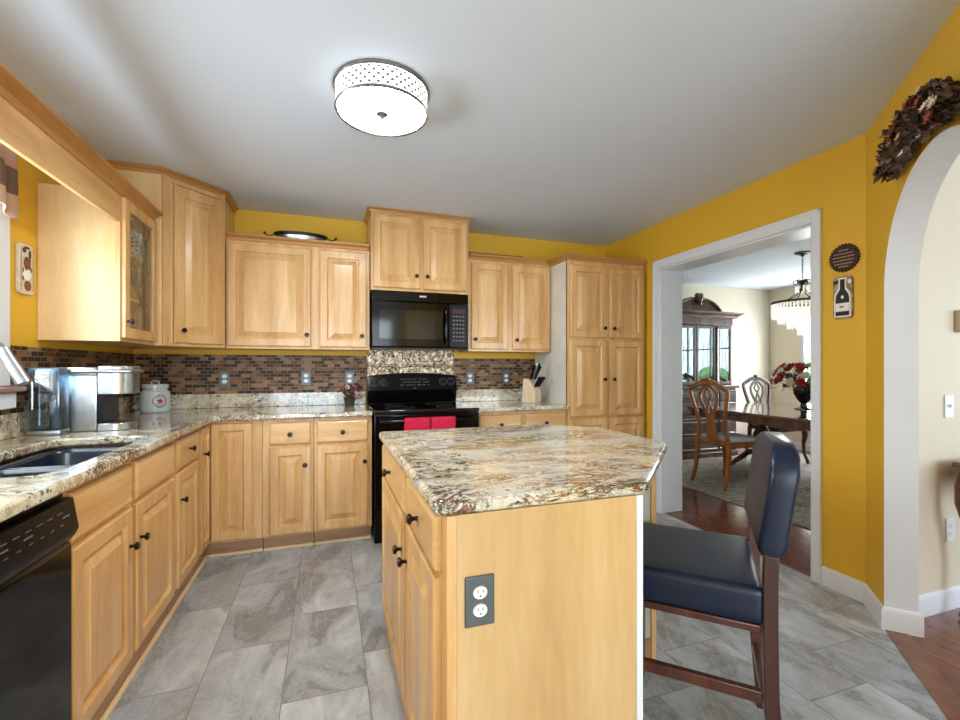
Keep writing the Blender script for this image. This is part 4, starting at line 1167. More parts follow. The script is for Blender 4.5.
# ------------------------------------------------------------ ceiling light
t = thing('ceiling_light', 'lit round drum ceiling light with a crystal lattice shade and nickel rims', 'ceiling light', (0.225, 1.985, 2.43))
mb = MB(); mb.lathe([(0, 0), (0.205, 0), (0.205, -0.012), (0.200, -0.016), (0.192, -0.012), (0.0, -0.012)], 48); obj('canopy_ring', mb, 'nickel', t)
mb = MB(); mb.lathe([(0.196, -0.0165), (0.194, -0.096), (0.190, -0.096), (0.192, -0.0165), (0.196, -0.0165)], 64)
uvl = mb.bm.loops.layers.uv.new('UVMap')
for f in mb.bm.faces:
    angs = [math.atan2(l.vert.co.y, l.vert.co.x)/(2*PI) for l in f.loops]
    mx_ = max(angs)
    for l, a in zip(f.loops, angs):
        if mx_-a > 0.5: a += 1
        l[uvl].uv = (a, (l.vert.co.z+0.096)/0.08)
obj('lattice_shade', mb, 'shade', t)
mb = MB(); mb.lathe([(0, -0.103), (0.10, -0.102), (0.185, -0.098), (0.188, -0.094), (0.0, -0.093)], 48); obj('diffuser', mb, 'lamp_bottom', t)
mb = MB(); mb.lathe([(0.1885, -0.0935), (0.197, -0.093), (0.199, -0.100), (0.194, -0.105), (0.1885, -0.101)], 64, ); mb.bm.faces.ensure_lookup_table(); obj('lower_rim', mb, 'nickel', t)
mb = MB(); mb.lathe([(0, -0.127), (0.006, -0.126), (0.010, -0.118), (0.018, -0.112), (0.026, -0.107), (0.0255, -0.1035), (0, -0.1035)], 20); obj('finial', mb, plain('dark_nickel', rgb(70, 68, 64), 0.35, 0.6), t)

# ------------------------------------------------------------ counter items
# coffee maker (faces +X), water tank toward the window
t = thing('coffee_maker', 'silver single-cup coffee maker with a blue tinted water tank on the left counter', 'coffee maker', (-1.16, 2.66, 0.9155))
mb = MB()
mb.box(-0.060, 0.120, -0.060, 0.120, 0.0, 0.305, bev=0.008)
obj('body', mb, 'steel', t)
mb = MB()
hp = [(0.1205, -0.060), (0.175, -0.060)] + [(0.175+0.080*math.sin(PI*k/10), 0.030-0.090*math.cos(PI*k/10)) for k in range(1, 10)] + [(0.175, 0.120), (0.1205, 0.120)]
mb.prism(hp, 0.175, 0.288); hd_ = obj('brew_head', mb, 'steel', t, bev=0.003)
mb = MB(); mb.prism([(p[0]+0.004 if p[0] > .15 else p[0], p[1]) for p in hp], 0.2885, 0.312); obj('lid', mb, 'steel', t, bev=0.006)
mb = MB(); mb.box(0.02, 0.12, -0.066, -0.0605, 0.265, 0.298, bev=0.003); mb.tube([(0.03, -0.070, 0.285), (0.19, -0.070, 0.285), (0.245, -0.045, 0.285), (0.263, 0.02, 0.285), (0.250, 0.09, 0.285)], 0.009, 10); obj('handle', mb, 'steel', t)
mb = MB(); mb.box(0.1205, 0.142, -0.056, 0.116, 0.036, 0.1745); obj('recess', mb, 'black_matte', t, smooth=0)
mb = MB(); mb.prism([(0.1205, -0.060), (0.18, -0.060)] + [(0.18+0.065*math.sin(PI*k/10), 0.030-0.090*math.cos(PI*k/10)) for k in range(1, 10)] + [(0.18, 0.120), (0.1205, 0.120)], 0.0, 0.035); obj('drip_tray', mb, 'steel', t, bev=0.003)
tk = MB(); tk.box(-0.098, 0.020, -0.150, -0.065, 0.0, 0.022, bev=0.004); obj('tank_base', tk, 'steel', t)
tk = MB(); tk.box(-0.098, 0.020, -0.150, -0.065, 0.0225, 0.298, bev=0.010); tnk = obj('water_tank', tk, 'tank', t)
tk = MB(); tk.box(-0.094, 0.016, -0.146, -0.069, 0.282, 0.302, bev=0.004); obj('tank_lid', tk, plain('blue_plastic', rgb(64, 104, 128), 0.3), tnk)
tk = MB(); tk.tube([(-0.07, -0.152, 0.25), (-0.07, -0.166, 0.24), (-0.07, -0.166, 0.12), (-0.07, -0.152, 0.11)], 0.007, 8); obj('tank_grip', tk, 'glass', tnk)
tk = MB(); tk.lathe([(0, 0.03), (0.022, 0.03), (0.022, 0.16), (0.012, 0.18), (0, 0.18)], 16, (-0.015, -0.107, 0)); obj('water_filter', tk, plain('dark_filter', rgb(54, 66, 80), 0.4), tnk)
# white jar
t = thing('cookie_jar', 'white ceramic lidded jar with a round red emblem in the counter corner', 'jar', (-1.115, 3.60, 0.9155)); t.scale = (0.90, 0.90, 0.94)
mb = MB(); mb.lathe([(0, 0), (0.086, 0), (0.094, 0.008), (0.097, 0.03), (0.097, 0.130), (0.092, 0.150), (0.078, 0.158), (0.078, 0.172), (0, 0.172)], 40); obj('jar_body', mb, 'ceramic', t)
mb = MB(); mb.lathe([(0.084, 0.1725), (0.087, 0.176), (0.087, 0.196), (0.080, 0.203), (0, 0.206)], 40); lid = obj('lid', mb, 'ceramic', t)
mb = MB(); mb.tube([(-0.024, 0, 0.200), (-0.022, 0, 0.220), (0, 0, 0.226), (0.022, 0, 0.220), (0.024, 0, 0.200)], 0.006, 8); obj('lid_handle', mb, 'ceramic', lid)
# curved emblem on the jar facing the camera
az0 = math.atan2(-3.6, 1.115) + 0.32
def jarpt(u, v, r=0.0978): a = az0+u/r; return (r*math.cos(a), r*math.sin(a), 0.082+v)
mb = MB(); n = 32
def disc(rad_out, rad_in, r, mi=0):
    for k in range(n):
        a0, a1 = 2*PI*k/n, 2*PI*(k+1)/n
        pts = [jarpt(rad_out*math.cos(a0), rad_out*math.sin(a0), r), jarpt(rad_out*math.cos(a1), rad_out*math.sin(a1), r), jarpt(rad_in*math.cos(a1), rad_in*math.sin(a1), r), jarpt(rad_in*math.cos(a0), rad_in*math.sin(a0), r)]
        mb.quad(pts, mi)
disc(0.047, 0.043, 0.0979, 0); disc(0.034, 0.032, 0.0979, 0)
for k in range(26):
    a = 2*PI*k/26; disc_c = (0.0385*math.cos(a), 0.0385*math.sin(a))
    mb.quad([jarpt(disc_c[0]+dx, disc_c[1]+dy, 0.0979) for dx, dy in ((-.002, -.0025), (.002, -.0025), (.002, .0025), (-.002, .0025))], 0)
obj('emblem_ring', mb, 'dark_print', t, smooth=0)
mb = MB(); star = [((0.030 if k % 2 == 0 else 0.0115)*math.sin(PI*k/5), (0.027 if k % 2 == 0 else 0.0115)*math.cos(PI*k/5)) for k in range(10)]
for k in range(10): mb.bm.faces.new([mb.bm.verts.new(jarpt(*p, 0.0983)) for p in ((0, 0), star[k], star[(k+1) % 10])])
obj('emblem_star', mb, 'red_print', t, smooth=0)
# knife block and knives
t = thing('knife_block', 'pale slanted wooden knife block on the counter beside the pantry', 'knife block', (1.67, 3.50, 0.9155), R(38))
mb = MB()
def xprism(mb, prof, x0, x1, mi=0):
    a = [mb.bm.verts.new((x0, y, z)) for y, z in prof]; b_ = [mb.bm.verts.new((x1, y, z)) for y, z in prof]
    n = len(prof); fs = [mb.bm.faces.new(a), mb.bm.faces.new(b_[::-1])]
    for i in range(n): fs.append(mb.bm.faces.new((a[i], b_[i], b_[(i+1) % n], a[(i+1) % n])))
    for f in fs: f.material_index = mi
    bmesh.ops.recalc_face_normals(mb.bm, faces=fs)
xprism(mb, [(-0.055, 0.0), (0.075, 0.0), (0.060, 0.205), (0.010, 0.205), (-0.055, 0.100)], -0.055, 0.055); kblk = obj('block', mb, 'knifewood', t, bev=0.003)
KB = Matrix.Translation((1.67, 3.50, 0.9155)) @ Matrix.Rotation(R(38), 4, 'Z')
sn = Vector((0, -0.13, 0.065)).normalized()  # slope normal
specs = [(-0.036, 0.90, 0.135, 'black_matte'), (-0.010, 0.90, 0.150, 'steel'), (0.016, 0.92, 0.145, 'black_matte'), (0.040, 0.90, 0.125, 'black_matte'),
         (-0.038, 0.30, 0.100, 'black_matte'), (-0.016, 0.30, 0.100, 'black_matte'), (0.006, 0.30, 0.100, 'black_matte'), (0.028, 0.30, 0.100, 'black_matte')]
klab = ['black-handled knife, first from the left in the upper slots of the knife block', 'steel-handled knife standing bright among the black handles in the knife block',
        'black-handled knife just right of the steel handle in the knife block', 'black-handled knife at the right end of the upper slots of the knife block',
        'small black-handled steak knife, first from the left in the lower row of the block', 'small black-handled steak knife, second from the left in the lower row of the block',
        'small black-handled steak knife, third from the left in the lower row of the block', 'small black-handled steak knife, last on the right in the lower row of the block']
for (kx, f, ln_, mt), lb in zip(specs, klab):
    base = Vector((kx, -0.055+0.065*f, 0.100+0.105*f)) + Vector((0, -0.85, 0.52))*0.008; dirn = Vector((kx*5.0, -0.36-0.25*(f < 0.5), 0.93)).normalized()
    mb = MB(); b0 = KB @ (base+dirn*0.003); dw = (KB.to_3x3() @ dirn)
    ax = KB.to_3x3() @ Vector((1, 0, 0))
    mb.strip([b0, b0+dw*0.02, b0+dw*ln_*0.5, b0+dw*ln_*0.92, b0+dw*ln_], ([0.012, 0.013, 0.016, 0.017, 0.010] if f > 0.5 else [0.009, 0.009, 0.011, 0.012, 0.008]), [0.020, 0.021, 0.018, 0.024, 0.016], ax)
    tag(obj('knife', mb, mt, origin=tuple(b0), bev=0.003), lb, 'knife', 'knives in the knife block')
# dried flowers left of the range
def petals(mb, c, r, n, tilt=0.5, mi=0, nrm=Vector((0, 0, 1))):
    q = nrm.normalized().to_track_quat('Z', 'Y').to_matrix()
    for ring, (k, tl) in enumerate(((1.0, tilt), (0.65, tilt+0.4))):
        for i in range(n):
            a = 2*PI*(i+0.5*ring)/n
            dx, dy = math.cos(a), math.sin(a); px, py = -dy, dx
            def P_(rr, s, h): return Vector(c) + q @ Vector((dx*rr+px*s, dy*rr+py*s, h))
            R_ = r*k
            mb.bm.faces.new([mb.bm.verts.new(p) for p in (P_(0, 0, 0), P_(R_*0.55, -R_*0.30, R_*tl*0.55), P_(R_, 0, R_*tl), P_(R_*0.55, R_*0.30, R_*tl*0.55))]).material_index = mi
def leafblade(mb, p0, d, ln_, w, bend=0.3, mi=0):
    d = Vector(d).normalized(); s = d.cross(Vector((0, 0, 1)))
    if s.length < 0.1: s = Vector((1, 0, 0))
    s.normalize(); p0 = Vector(p0)
    prevv = None; n = 4
    for k in range(n+1):
        u = k/n; c = p0 + d*ln_*u + Vector((0, 0, -bend*ln_*u*u)); hw = w*math.sin(PI*min(0.98, u*0.9+0.08))/2
        vs = (mb.bm.verts.new(c-s*hw), mb.bm.verts.new(c+s*hw+Vector((0, 0, 0.12*w))))
        if prevv: mb.bm.faces.new((prevv[0], prevv[1], vs[1], vs[0])).material_index = mi
        prevv = vs
def rdir(up=0.5):
    a = random.uniform(0, 2*PI); z = random.uniform(up-0.5, up+0.6)
    return Vector((math.cos(a), math.sin(a), z)).normalized()
t = thing('dried_flower_pot', 'small pot of dusty pink and maroon dried flowers on the counter left of the range', 'flower arrangement', (0.165, 3.68, 0.9155))
mb = MB(); mb.lathe([(0, 0), (0.032, 0), (0.043, 0.06), (0.046, 0.066), (0.040, 0.066), (0.036, 0.05), (0, 0.05)], 20); obj('pot', mb, plain('dark_pot', rgb(60, 56, 46), 0.5), t)
mb = MB()
for i in range(16):
    d = rdir(1.1); ln_ = random.uniform(0.10, 0.22); mb.tube([(0, 0, 0.05), tuple(Vector((0, 0, 0.05))+d*ln_*0.5), tuple(Vector((0, 0, 0.05))+d*ln_)], 0.0015, 5)
obj('stems', mb, 'leaf_dark', t)
mb = MB()
for i in range(70): leafblade(mb, Vector((0, 0, 0.06))+rdir(0.8)*random.uniform(0.01, 0.11), rdir(0.6), random.uniform(0.03, 0.06), 0.016)
obj('leaves', mb, 'leaf_dark', t, smooth=0)
for mt, cnt, nm in (('petal_pink', 9, 'pink_flower'), ('petal_dark', 12, 'maroon_flower'), ('petal_white', 3, 'cream_flower')):
    for i in range(cnt):
        mb = MB()
        d = rdir(0.7); petals(mb, Vector((0.0, 0, 0.07))+Vector((d.x*0.07+(0.03 if mt == 'petal_dark' else -0.02), d.y*0.05, d.z*0.11)), 0.022, 7, 0.5, nrm=d+Vector((0, -0.6, 0)))
        obj(nm, mb, mt, t, smooth=0)

# things on top of and inside the wall cabinets
t = thing('serving_tray', 'oval silver serving dish with dark wrought handles lying on top of the left wall cabinet', 'tray', (-0.19, 3.62, 2.106))
mb = MB(); mb.lathe([(0, 0.040), (0.10, 0.040), (0.15, 0.048), (0.172, 0.085), (0.175, 0.098), (0.168, 0.098), (0.145, 0.055), (0, 0.050)], 40, sy=0.55); obj('dish', mb, 'steel', t)
mb = MB(); mb.lathe([(0.150, 0.060), (0.185, 0.100), (0.190, 0.108), (0.182, 0.108)], 40, sy=0.55); obj('rim', mb, 'iron', t)
for s_ in (-1, 1):
    mb = MB(); mb.tube([(s_*0.183, 0, 0.10), (s_*0.215, 0.012, 0.088), (s_*0.235, 0, 0.090), (s_*0.25, 0, 0.105)], [0.004, 0.004, 0.005, 0.009], 8); mb.sphere((s_*0.25, 0, 0.105), 0.010, 8, 6)
    mb.box(s_*0.12-0.01, s_*0.12+0.01, -0.04, 0.04, 0.0, 0.048); obj('handle', mb, 'iron', t)
mb = MB(); mb.box(0, 0.50, 0, 0.20, 0, 0.072)
o = obj('wooden_tray', mb, wood('dark_board', rgb(110, 70, 40), rgb(140, 94, 56), rgb(160, 112, 70)), bev=0.003); o.location = (1.10, 3.535, 2.152)
bpy.data.objects[o.name].location = (1.095, 3.53, 2.106)
tag(o, 'long low brown wooden tray lying on top of the wall cabinet right of the microwave', 'tray')
def goblet(x, y, z, label, k=1.0, mt='glass', name='wine_glass', cat='glass'):
    mb = MB(); mb.lathe([(0, 0), (0.030*k, 0), (0.030*k, 0.003), (0.004, 0.008), (0.004, 0.06*k), (0.025*k, 0.085*k), (0.033*k, 0.12*k), (0.028*k, 0.165*k), (0.0265*k, 0.165*k), (0.031*k, 0.12*k), (0.022*k, 0.088*k), (0, 0.070*k)], 20)
    o = obj(name, mb, mt, origin=(0, 0, 0)); o.location = (x, y, z); tag(o, label, cat, 'glassware in the glass-door cabinet'); return o
goblet(-1.05, 2.93, SH[0]+0.0005, 'clear stemmed glass on the middle shelf of the glass-door cabinet, nearest the window', 1.1)
goblet(-1.05, 3.015, SH[0]+0.0005, 'clear stemmed glass on the middle shelf of the glass-door cabinet, in the middle', 1.1)
goblet(-1.05, 3.10, SH[0]+0.0005, 'clear stemmed glass on the middle shelf of the glass-door cabinet, nearest the corner', 1.1)
t = thing('patterned_jar', 'white patterned square jar on the top shelf of the glass-door cabinet', 'jar', (-1.065, 3.085, SH[1]+0.0005))
mb = MB(); mb.box(-0.055, 0.055, -0.055, 0.055, 0, 0.13, bev=0.008); jb = obj('jar_body', mb, 'ceramic', t)
mb = MB()
for i in range(5):
    for j in range(5):
        if (i*7+j*3) % 4: a = -0.048+i*0.020; c = 0.012+j*0.022; mb.box(0.0552, 0.0565, a, a+0.011, c, c+0.012); mb.box(a, a+0.011, -0.0565, -0.0552, c, c+0.012)
obj('pattern', mb, 'dark_print', jb, smooth=0)
mb = MB(); mb.lathe([(0, 0.131), (0.045, 0.131), (0.045, 0.143), (0.012, 0.15), (0.014, 0.165), (0, 0.17)], 20); obj('lid', mb, 'ceramic', t)
t = thing('small_pitcher', 'small dusty pink pitcher on the bottom of the glass-door cabinet', 'pitcher', (-1.068, 3.075, UZ0+0.0165))
mb = MB(); mb.lathe([(0, 0), (0.032, 0), (0.048, 0.03), (0.046, 0.07), (0.030, 0.10), (0.034, 0.12), (0.030, 0.12), (0.026, 0.10), (0, 0.09)], 24); obj('pitcher_body', mb, plain('terracotta_pink', rgb(196, 136, 112), 0.35, coat=0.3), t)
mb = MB(); mb.tube([(0.0, 0.030, 0.10), (0.0, 0.062, 0.10), (0.0, 0.070, 0.06), (0.0, 0.044, 0.035)], 0.005, 8); obj('handle', mb, 'petal_pink', t)

# curtain at the sink window
mb = MB(); rows = []
ny = 60
for i in range(ny+1):
    y = 1.02+1.42*i/ny; xo = 0.018*math.sin(i*0.95)+0.010*math.sin(i*0.37)
    low = 1.865+0.015*math.sin(i*0.5)
    rows.append([mb.bm.verts.new((XL+0.062+xo*(1.0 if z < 2.1 else 0.5), y, z)) for z in (2.26, 2.2, 2.1, 2.0, low+0.05, low)])
for a, b_ in zip(rows, rows[1:]):
    for k in range(5): mb.bm.faces.new((a[k], b_[k], b_[k+1], a[k+1]))
t = thing('valance_curtain', 'short striped cream and brown fabric valance gathered at the top of the sink window', 'curtain', (XL, 1.7, 2.25))
o = obj('fabric', mb, 'curtain', t, smooth=60); o.location = (-XL, -1.7, -2.25)
s = o.modifiers.new('t', 'SOLIDIFY'); s.thickness = 0.003
mb = MB(); mb.tube([(0.062, -0.72, 0.01), (0.062, 0.745, 0.01)], 0.008, 10); mb.tube([(0.002, 0.745, 0.01), (0.062, 0.745, 0.01)], 0.006, 8); mb.tube([(0.002, -0.72, 0.01), (0.062, -0.72, 0.01)], 0.006, 8); obj('curtain_rod', mb, 'iron', t)

# ------------------------------------------------------------ wall plaques
# left wall: narrow cream plaque with brown fruit / bottle pictures
t = thing('wall_plaque', 'narrow cream plaque with brown pictures on the yellow wall between window and glass cabinet', 'wall plaque', (XL+0.001, 2.604, 1.668), R(90))
mb = MB(); mb.prism(rrect(-0.052, 0.052, -0.114, 0.114, 0.018), 0, 0.016)
for v in mb.bm.verts: v.co = Vector((v.co.x, -v.co.z, v.co.y))
obj('plaque_board', mb, 'cream_print', t, bev=0.002, fixn=True)
def flatdisc(mb, x, z, rx, rz_, y, mi=0, n=18):
    vs = [mb.bm.verts.new((x+rx*math.cos(2*PI*k/n), y, z+rz_*math.sin(2*PI*k/n))) for k in range(n)]
    mb.bm.faces.new(vs).material_index = mi
mb = MB(); y = -0.0168
flatdisc(mb, 0.0, 0.028, 0.026, 0.030, y, 1); flatdisc(mb, 0.004, -0.075, 0.026, 0.024, y, 1); flatdisc(mb, 0.0, -0.024, 0.030, 0.026, y, 2)
flatdisc(mb, -0.02, 0.085, 0.014, 0.012, y, 0); flatdisc(mb, 0.020, 0.070, 0.010, 0.022, y, 0); flatdisc(mb, 0.0, 0.098, 0.02, 0.006, y, 0)
for k in range(7): a = k*0.9; flatdisc(mb, 0.036*math.cos(a)*0.9, 0.045*math.sin(a*1.7), 0.005, 0.012, y-0.0003, 0, 8)
mb.box(-0.044, -0.042, y-0.0002, y+0.0002, -0.10, 0.10, 0); mb.box(0.042, 0.044, y-0.0002, y+0.0002, -0.10, 0.10, 0)
obj('picture', mb, ['dark_print', 'brown_print', 'recept'], t, smooth=0)
# right wall: bottle-cap plaque and bottle plaque  (face -X)
t = thing('bottle_cap_sign', 'round dark maroon serrated metal sign with pale lettering on the yellow wall', 'wall sign', (XR-0.001, 1.640, 1.808), R(-90))
mb = MB(); n = 56
pts = [((0.078 if k % 2 else 0.069)*math.cos(2*PI*k/n), (0.078 if k % 2 else 0.069)*math.sin(2*PI*k/n)) for k in range(n)]
mb.prism(pts, 0, 0.012)
for v in mb.bm.verts: v.co = Vector((v.co.x, -v.co.z, v.co.y))
cap = obj('cap_disc', mb, 'sign_dark', t, fixn=True, bev=0.002, smooth=20)
mb = MB(); random.seed(3)
for r_, (z, hw) in enumerate(((0.040, 0.026), (0.022, 0.048), (0.004, 0.054), (-0.014, 0.052), (-0.032, 0.044), (-0.048, 0.024))):
    x = -hw
    while x < hw:
        w = random.uniform(0.004, 0.011); mb.box(x, min(hw, x+w), -0.0130, -0.0122, z-0.0022, z+0.0035); x += w+0.003
obj('lettering', mb, plain('tan_print', rgb(176, 150, 120), 0.5), cap, smooth=0)
t = thing('wine_bottle_plaque', 'upright plaque with a black and white wine bottle picture, below the round dark sign', 'wall plaque', (XR-0.001, 1.645, 1.596), R(-90))
mb = MB(); mb.prism(rrect(-0.048, 0.048, -0.114, 0.114, 0.02), 0, 0.012)
for v in mb.bm.verts: v.co = Vector((v.co.x, -v.co.z, v.co.y))
pb = obj('plaque_board', mb, plain('mottled_tan', rgb(160, 140, 112), 0.5, var=0.45, vs=60), t, fixn=True, bev=0.002)
def poly2(mb, pts, y, mi): mb.bm.faces.new([mb.bm.verts.new((x, y, z)) for x, z in pts]).material_index = mi
def bottle(k, w):
    r = [(0.012, 0.098), (0.012, 0.045), (0.030, 0.015), (0.034, -0.005), (0.034, -0.098)]
    r = [(x*w+k, z+(k if z > 0 else -k)) for x, z in r]
    return [(-x, z) for x, z in r] + r[::-1]
mb = MB(); poly2(mb, bottle(0.007, 1.0), -0.0126, 1); poly2(mb, bottle(0, 1.0), -0.0130, 0)
poly2(mb, [(-0.033, -0.030), (0.033, -0.030), (0.033, -0.075), (-0.033, -0.075)], -0.0134, 1); mb.box(-0.013, 0.006, -0.0142, -0.0136, -0.054, -0.047, 0)
flatdisc(mb, 0.0, 0.002, 0.007, 0.010, -0.0134, 1); flatdisc(mb, 0.034, 0.082, 0.009, 0.012, -0.0126, 1); poly2(mb, [(-0.046, 0.09), (-0.020, 0.098), (-0.022, 0.082), (-0.045, 0.072)], -0.0126, 0)
obj('bottle_picture', mb, ['slot', 'recept'], pb, smooth=0)

# ------------------------------------------------------------ garland over the arch
random.seed(21)
gc = P3(AC, -0.045, AZ)
t = thing('dried_leaf_garland', 'swag of dried brown leaves with cream and rust flowers above the archway', 'garland', gc)
ux = Vector((-S2, -S2, 0)); nz = Vector((-S2, S2, 0))   # along wall, out of the wall
def gp(r, a, o_): return ux*(r*math.cos(a)) + Vector((0, 0, r*math.sin(a))) + nz*o_
mb = MB()
mb.tube([tuple(gp(0.545, R(120-60*k/20), -0.02)) for k in range(21)], 0.018, 8); obj('vine_stem', mb, 'leaf_dark', t)
def gar(name, mt, cnt, fn):
    mb = MB()
    for i in range(cnt):
        a = R(random.uniform(60, 120)); wdt = 0.075*min(1.0, 0.55+(120-math.degrees(a))/30, 0.55+(math.degrees(a)-60)/30)
        p = gp(0.555+random.uniform(-wdt, wdt), a, random.uniform(-0.02, 0.035)); fn(mb, p, a)
    return obj(name, mb, mt, t, smooth=0)
lf = lambda mb, p, a: leafblade(mb, p, gp(1, a+random.uniform(-1.6, 1.6), random.uniform(-0.2, 0.8)), random.uniform(0.03, 0.058), random.uniform(0.016, 0.034), 0.3)
gar('brown_leaves', 'leaf_dark', 620, lf)
gar('dark_leaves', plain('near_black_leaf', rgb(64, 46, 42), 0.7, var=0.4, vs=25), 300, lf)
gar('green_leaves', 'leaf', 70, lf)
for _ in range(26): gar('cream_flower', 'petal_white', 1, lambda mb, p, a: petals(mb, p+nz*0.02, 0.022, 6, 0.5, nrm=nz+gp(0.5, a, 0)))
M['rust'] = plain('rust_petal', rgb(140, 70, 56), 0.7, var=0.3, vs=30)
for _ in range(14): gar('rust_flower', 'rust', 1, lambda mb, p, a: petals(mb, p+nz*0.02, 0.026, 7, 0.5, nrm=nz+gp(0.3, a, 0)))

# ------------------------------------------------------------ console table in the living room
t = thing('console_table', 'dark wood console table with curved legs against the beige wall beyond the archway', 'table', (3.335, 1.17, 0))
mb = MB(); mb.prism(rrect(-0.46, 0.46, -0.155, 0.155, 0.03), 0.735, 0.762); obj('tabletop', mb, 'cherry', t, bev=0.006)
mb = MB(); mb.box(-0.40, 0.40, -0.12, 0.12, 0.665, 0.7345); obj('apron', mb, 'cherry', t, bev=0.003)
for sx in (-1, 1):
    for sy in (-1, 1):
        mb = MB()
        pts = [(0.395, 0.72), (0.43, 0.64), (0.435, 0.56), (0.405, 0.46), (0.375, 0.34), (0.365, 0.22), (0.385, 0.10), (0.425, 0.03), (0.44, 0.012)]
        mb.tube([(sx*x, sy*(0.10+(x-0.365)*0.3), z) for x, z in pts], [0.030, 0.030, 0.026, 0.022, 0.018, 0.015, 0.014, 0.016, 0.012], 10); obj('leg', mb, 'iron' if False else 'cherry', t)

# ------------------------------------------------------------ dining room
mb = MB(); mb.box(3.44, 6.3, 1.95, 4.66, 0.0005, 0.010)
o = obj('area_rug', mb, 'rug', origin=(4.7, 3.3, 0)); tag(o, 'large grey and beige patterned rug under the dining table', 'rug')
RG = 0.0185
# table
TX0, TX1, TY0, TY1 = 3.93, 5.68, 2.55, 4.20
t = thing('dining_table', 'polished dark cherry dining table with pedestal bases in the dining room', 'table', ((TX0+TX1)/2, (TY0+TY1)/2, RG))
hx, hy = (TX1-TX0)/2, (TY1-TY0)/2
mb = MB(); mb.prism(rpoly([(-hx, -hy), (hx, -hy), (hx, hy), (-hx, hy)], 0.12), 0.722, 0.748); obj('tabletop', mb, 'table_top', t, bev=0.008)
mb = MB(); mb.prism(rpoly([(-hx+0.04, -hy+0.04), (hx-0.04, -hy+0.04), (hx-0.04, hy-0.04), (-hx+0.04, hy-0.04)], 0.1), 0.645, 0.7215); obj('apron', mb, 'cherry', t)
for sy in (-1, 1):
    mb = MB(); mb.lathe([(0, 0.62), (0.10, 0.62), (0.10, 0.60), (0.05, 0.57), (0.045, 0.5), (0.085, 0.42), (0.10, 0.34), (0.06, 0.27), (0.07, 0.2), (0.09, 0.16), (0.07, 0.13), (0, 0.13)], 24, (0, sy*0.5, 0.025))
    pdl = obj('pedestal', mb, 'cherry', t)
    for k in range(4):
        a = PI/4+k*PI/2; c_, s_ = math.cos(a), math.sin(a)
        mb = MB(); mb.tube([(c_*r_, sy*0.5+s_*r_, z) for r_, z in ((0.05, 0.22), (0.14, 0.20), (0.24, 0.11), (0.32, 0.04), (0.36, 0.022))], [0.035, 0.033, 0.027, 0.022, 0.021], 10); obj('foot', mb, 'cherry', pdl)
# dining chair
def dining_chair(loc, rz, label, mt, cm='cushion'):
    t = thing('dining_chair', label, 'chair', (loc[0], loc[1], RG), rz, 'dining chairs')
    # +y is forward; back at -y
    mb = MB(); sp = [(-0.21, -0.20), (0.21, -0.20), (0.25, 0.22), (-0.25, 0.22)]
    mb.prism(rpoly(sp, 0.03), 0.405, 0.452); obj('seat_frame', mb, mt, t, bev=0.004)
    mb = MB(); mb.prism(rpoly([(x*0.94, y*0.94) for x, y in sp], 0.05), 0.4525, 0.500); obj('seat_cushion', mb, cm, t, bev=0.016, smooth=60)
    for s_ in (-1, 1):
        mb = MB(); mb.strip([(s_*0.205, -0.275, 0.0), (s_*0.200, -0.235, 0.14), (s_*0.195, -0.212, 0.30), (s_*0.195, -0.208, 0.43)], [0.030, 0.034, 0.038, 0.042], [0.030, 0.034, 0.038, 0.042], (1, 0, 0)); obj('leg', mb, mt, t, bev=0.006)
        mb = MB(); mb.tube([(s_*0.255, 0.235, 0.0), (s_*0.250, 0.225, 0.03), (s_*0.225, 0.20, 0.12), (s_*0.222, 0.195, 0.24), (s_*0.236, 0.205, 0.34), (s_*0.232, 0.20, 0.405)], [0.022, 0.020, 0.016, 0.020, 0.030, 0.034], 10); obj('leg', mb, mt, t)
        # serpentine back posts
        mb = MB(); pts = [(0.195, -0.208, 0.43), (0.170, -0.215, 0.52), (0.160, -0.225, 0.62), (0.180, -0.240, 0.74), (0.215, -0.258, 0.86), (0.235, -0.270, 0.95), (0.225, -0.276, 0.985)]
        mb.strip([(s_*x, y, z) for x, y, z in pts], [0.042, 0.038, 0.034, 0.034, 0.034, 0.036, 0.036], 0.026, (1, 0, 0)); obj('back_post', mb, mt, t, bev=0.005)
    # arched crest
    mb = MB(); cp = []
    for k in range(21):
        x = -0.230+0.46*k/20; u = abs(x)/0.23
        cp.append((x, -0.278-0.006*math.cos(u*PI/2), 0.972+0.085*math.cos(u*PI/2)**1.0))
    mb.strip(cp, 0.026, [0.036+0.016*(1-abs(k-10)/10) for k in range(21)], (0, 1, 0)); mb.sphere((0, -0.286, 1.078), 0.030, 12, 8, 0.8); obj('crest_rail', mb, mt, t, bev=0.004)
    # pierced splat: two ribbons that cross and one centre ribbon
    mb = MB()
    for s_ in (-1, 1):
        pts = [(0.030, 0.44), (0.055, 0.50), (0.040, 0.58), (0.030, 0.68), (0.060, 0.77), (0.105, 0.86), (0.110, 0.93), (0.060, 0.99), (0.0, 1.03)]
        mb.strip([(s_*x, -0.208-(z-0.44)*0.125, z) for x, z in pts], 0.030, 0.014, (1, 0, 0))
        pts = [(0.0, 0.70), (-0.030, 0.78), (0.0, 0.86), (0.045, 0.92), (0.0, 1.00)]
        mb.strip([(s_*x, -0.210-(z-0.44)*0.125, z) for x, z in pts], 0.020, 0.011, (1, 0, 0))
    mb.strip([(0, -0.209, 0.44), (0, -0.222, 0.55), (0, -0.236, 0.66), (0, -0.246, 0.74)], [0.11, 0.075, 0.065, 0.03], 0.014, (1, 0, 0)); obj('splat', mb, mt, t, bev=0.003)
    mb = MB(); mb.box(-0.19, 0.19, -0.222, -0.198, 0.425, 0.475); obj('back_rail', mb, mt, t, bev=0.004)
    return t
c1 = dining_chair((3.92, 3.54), R(-90), 'honey oak dining chair seen from behind at the near side of the table', 'oak')
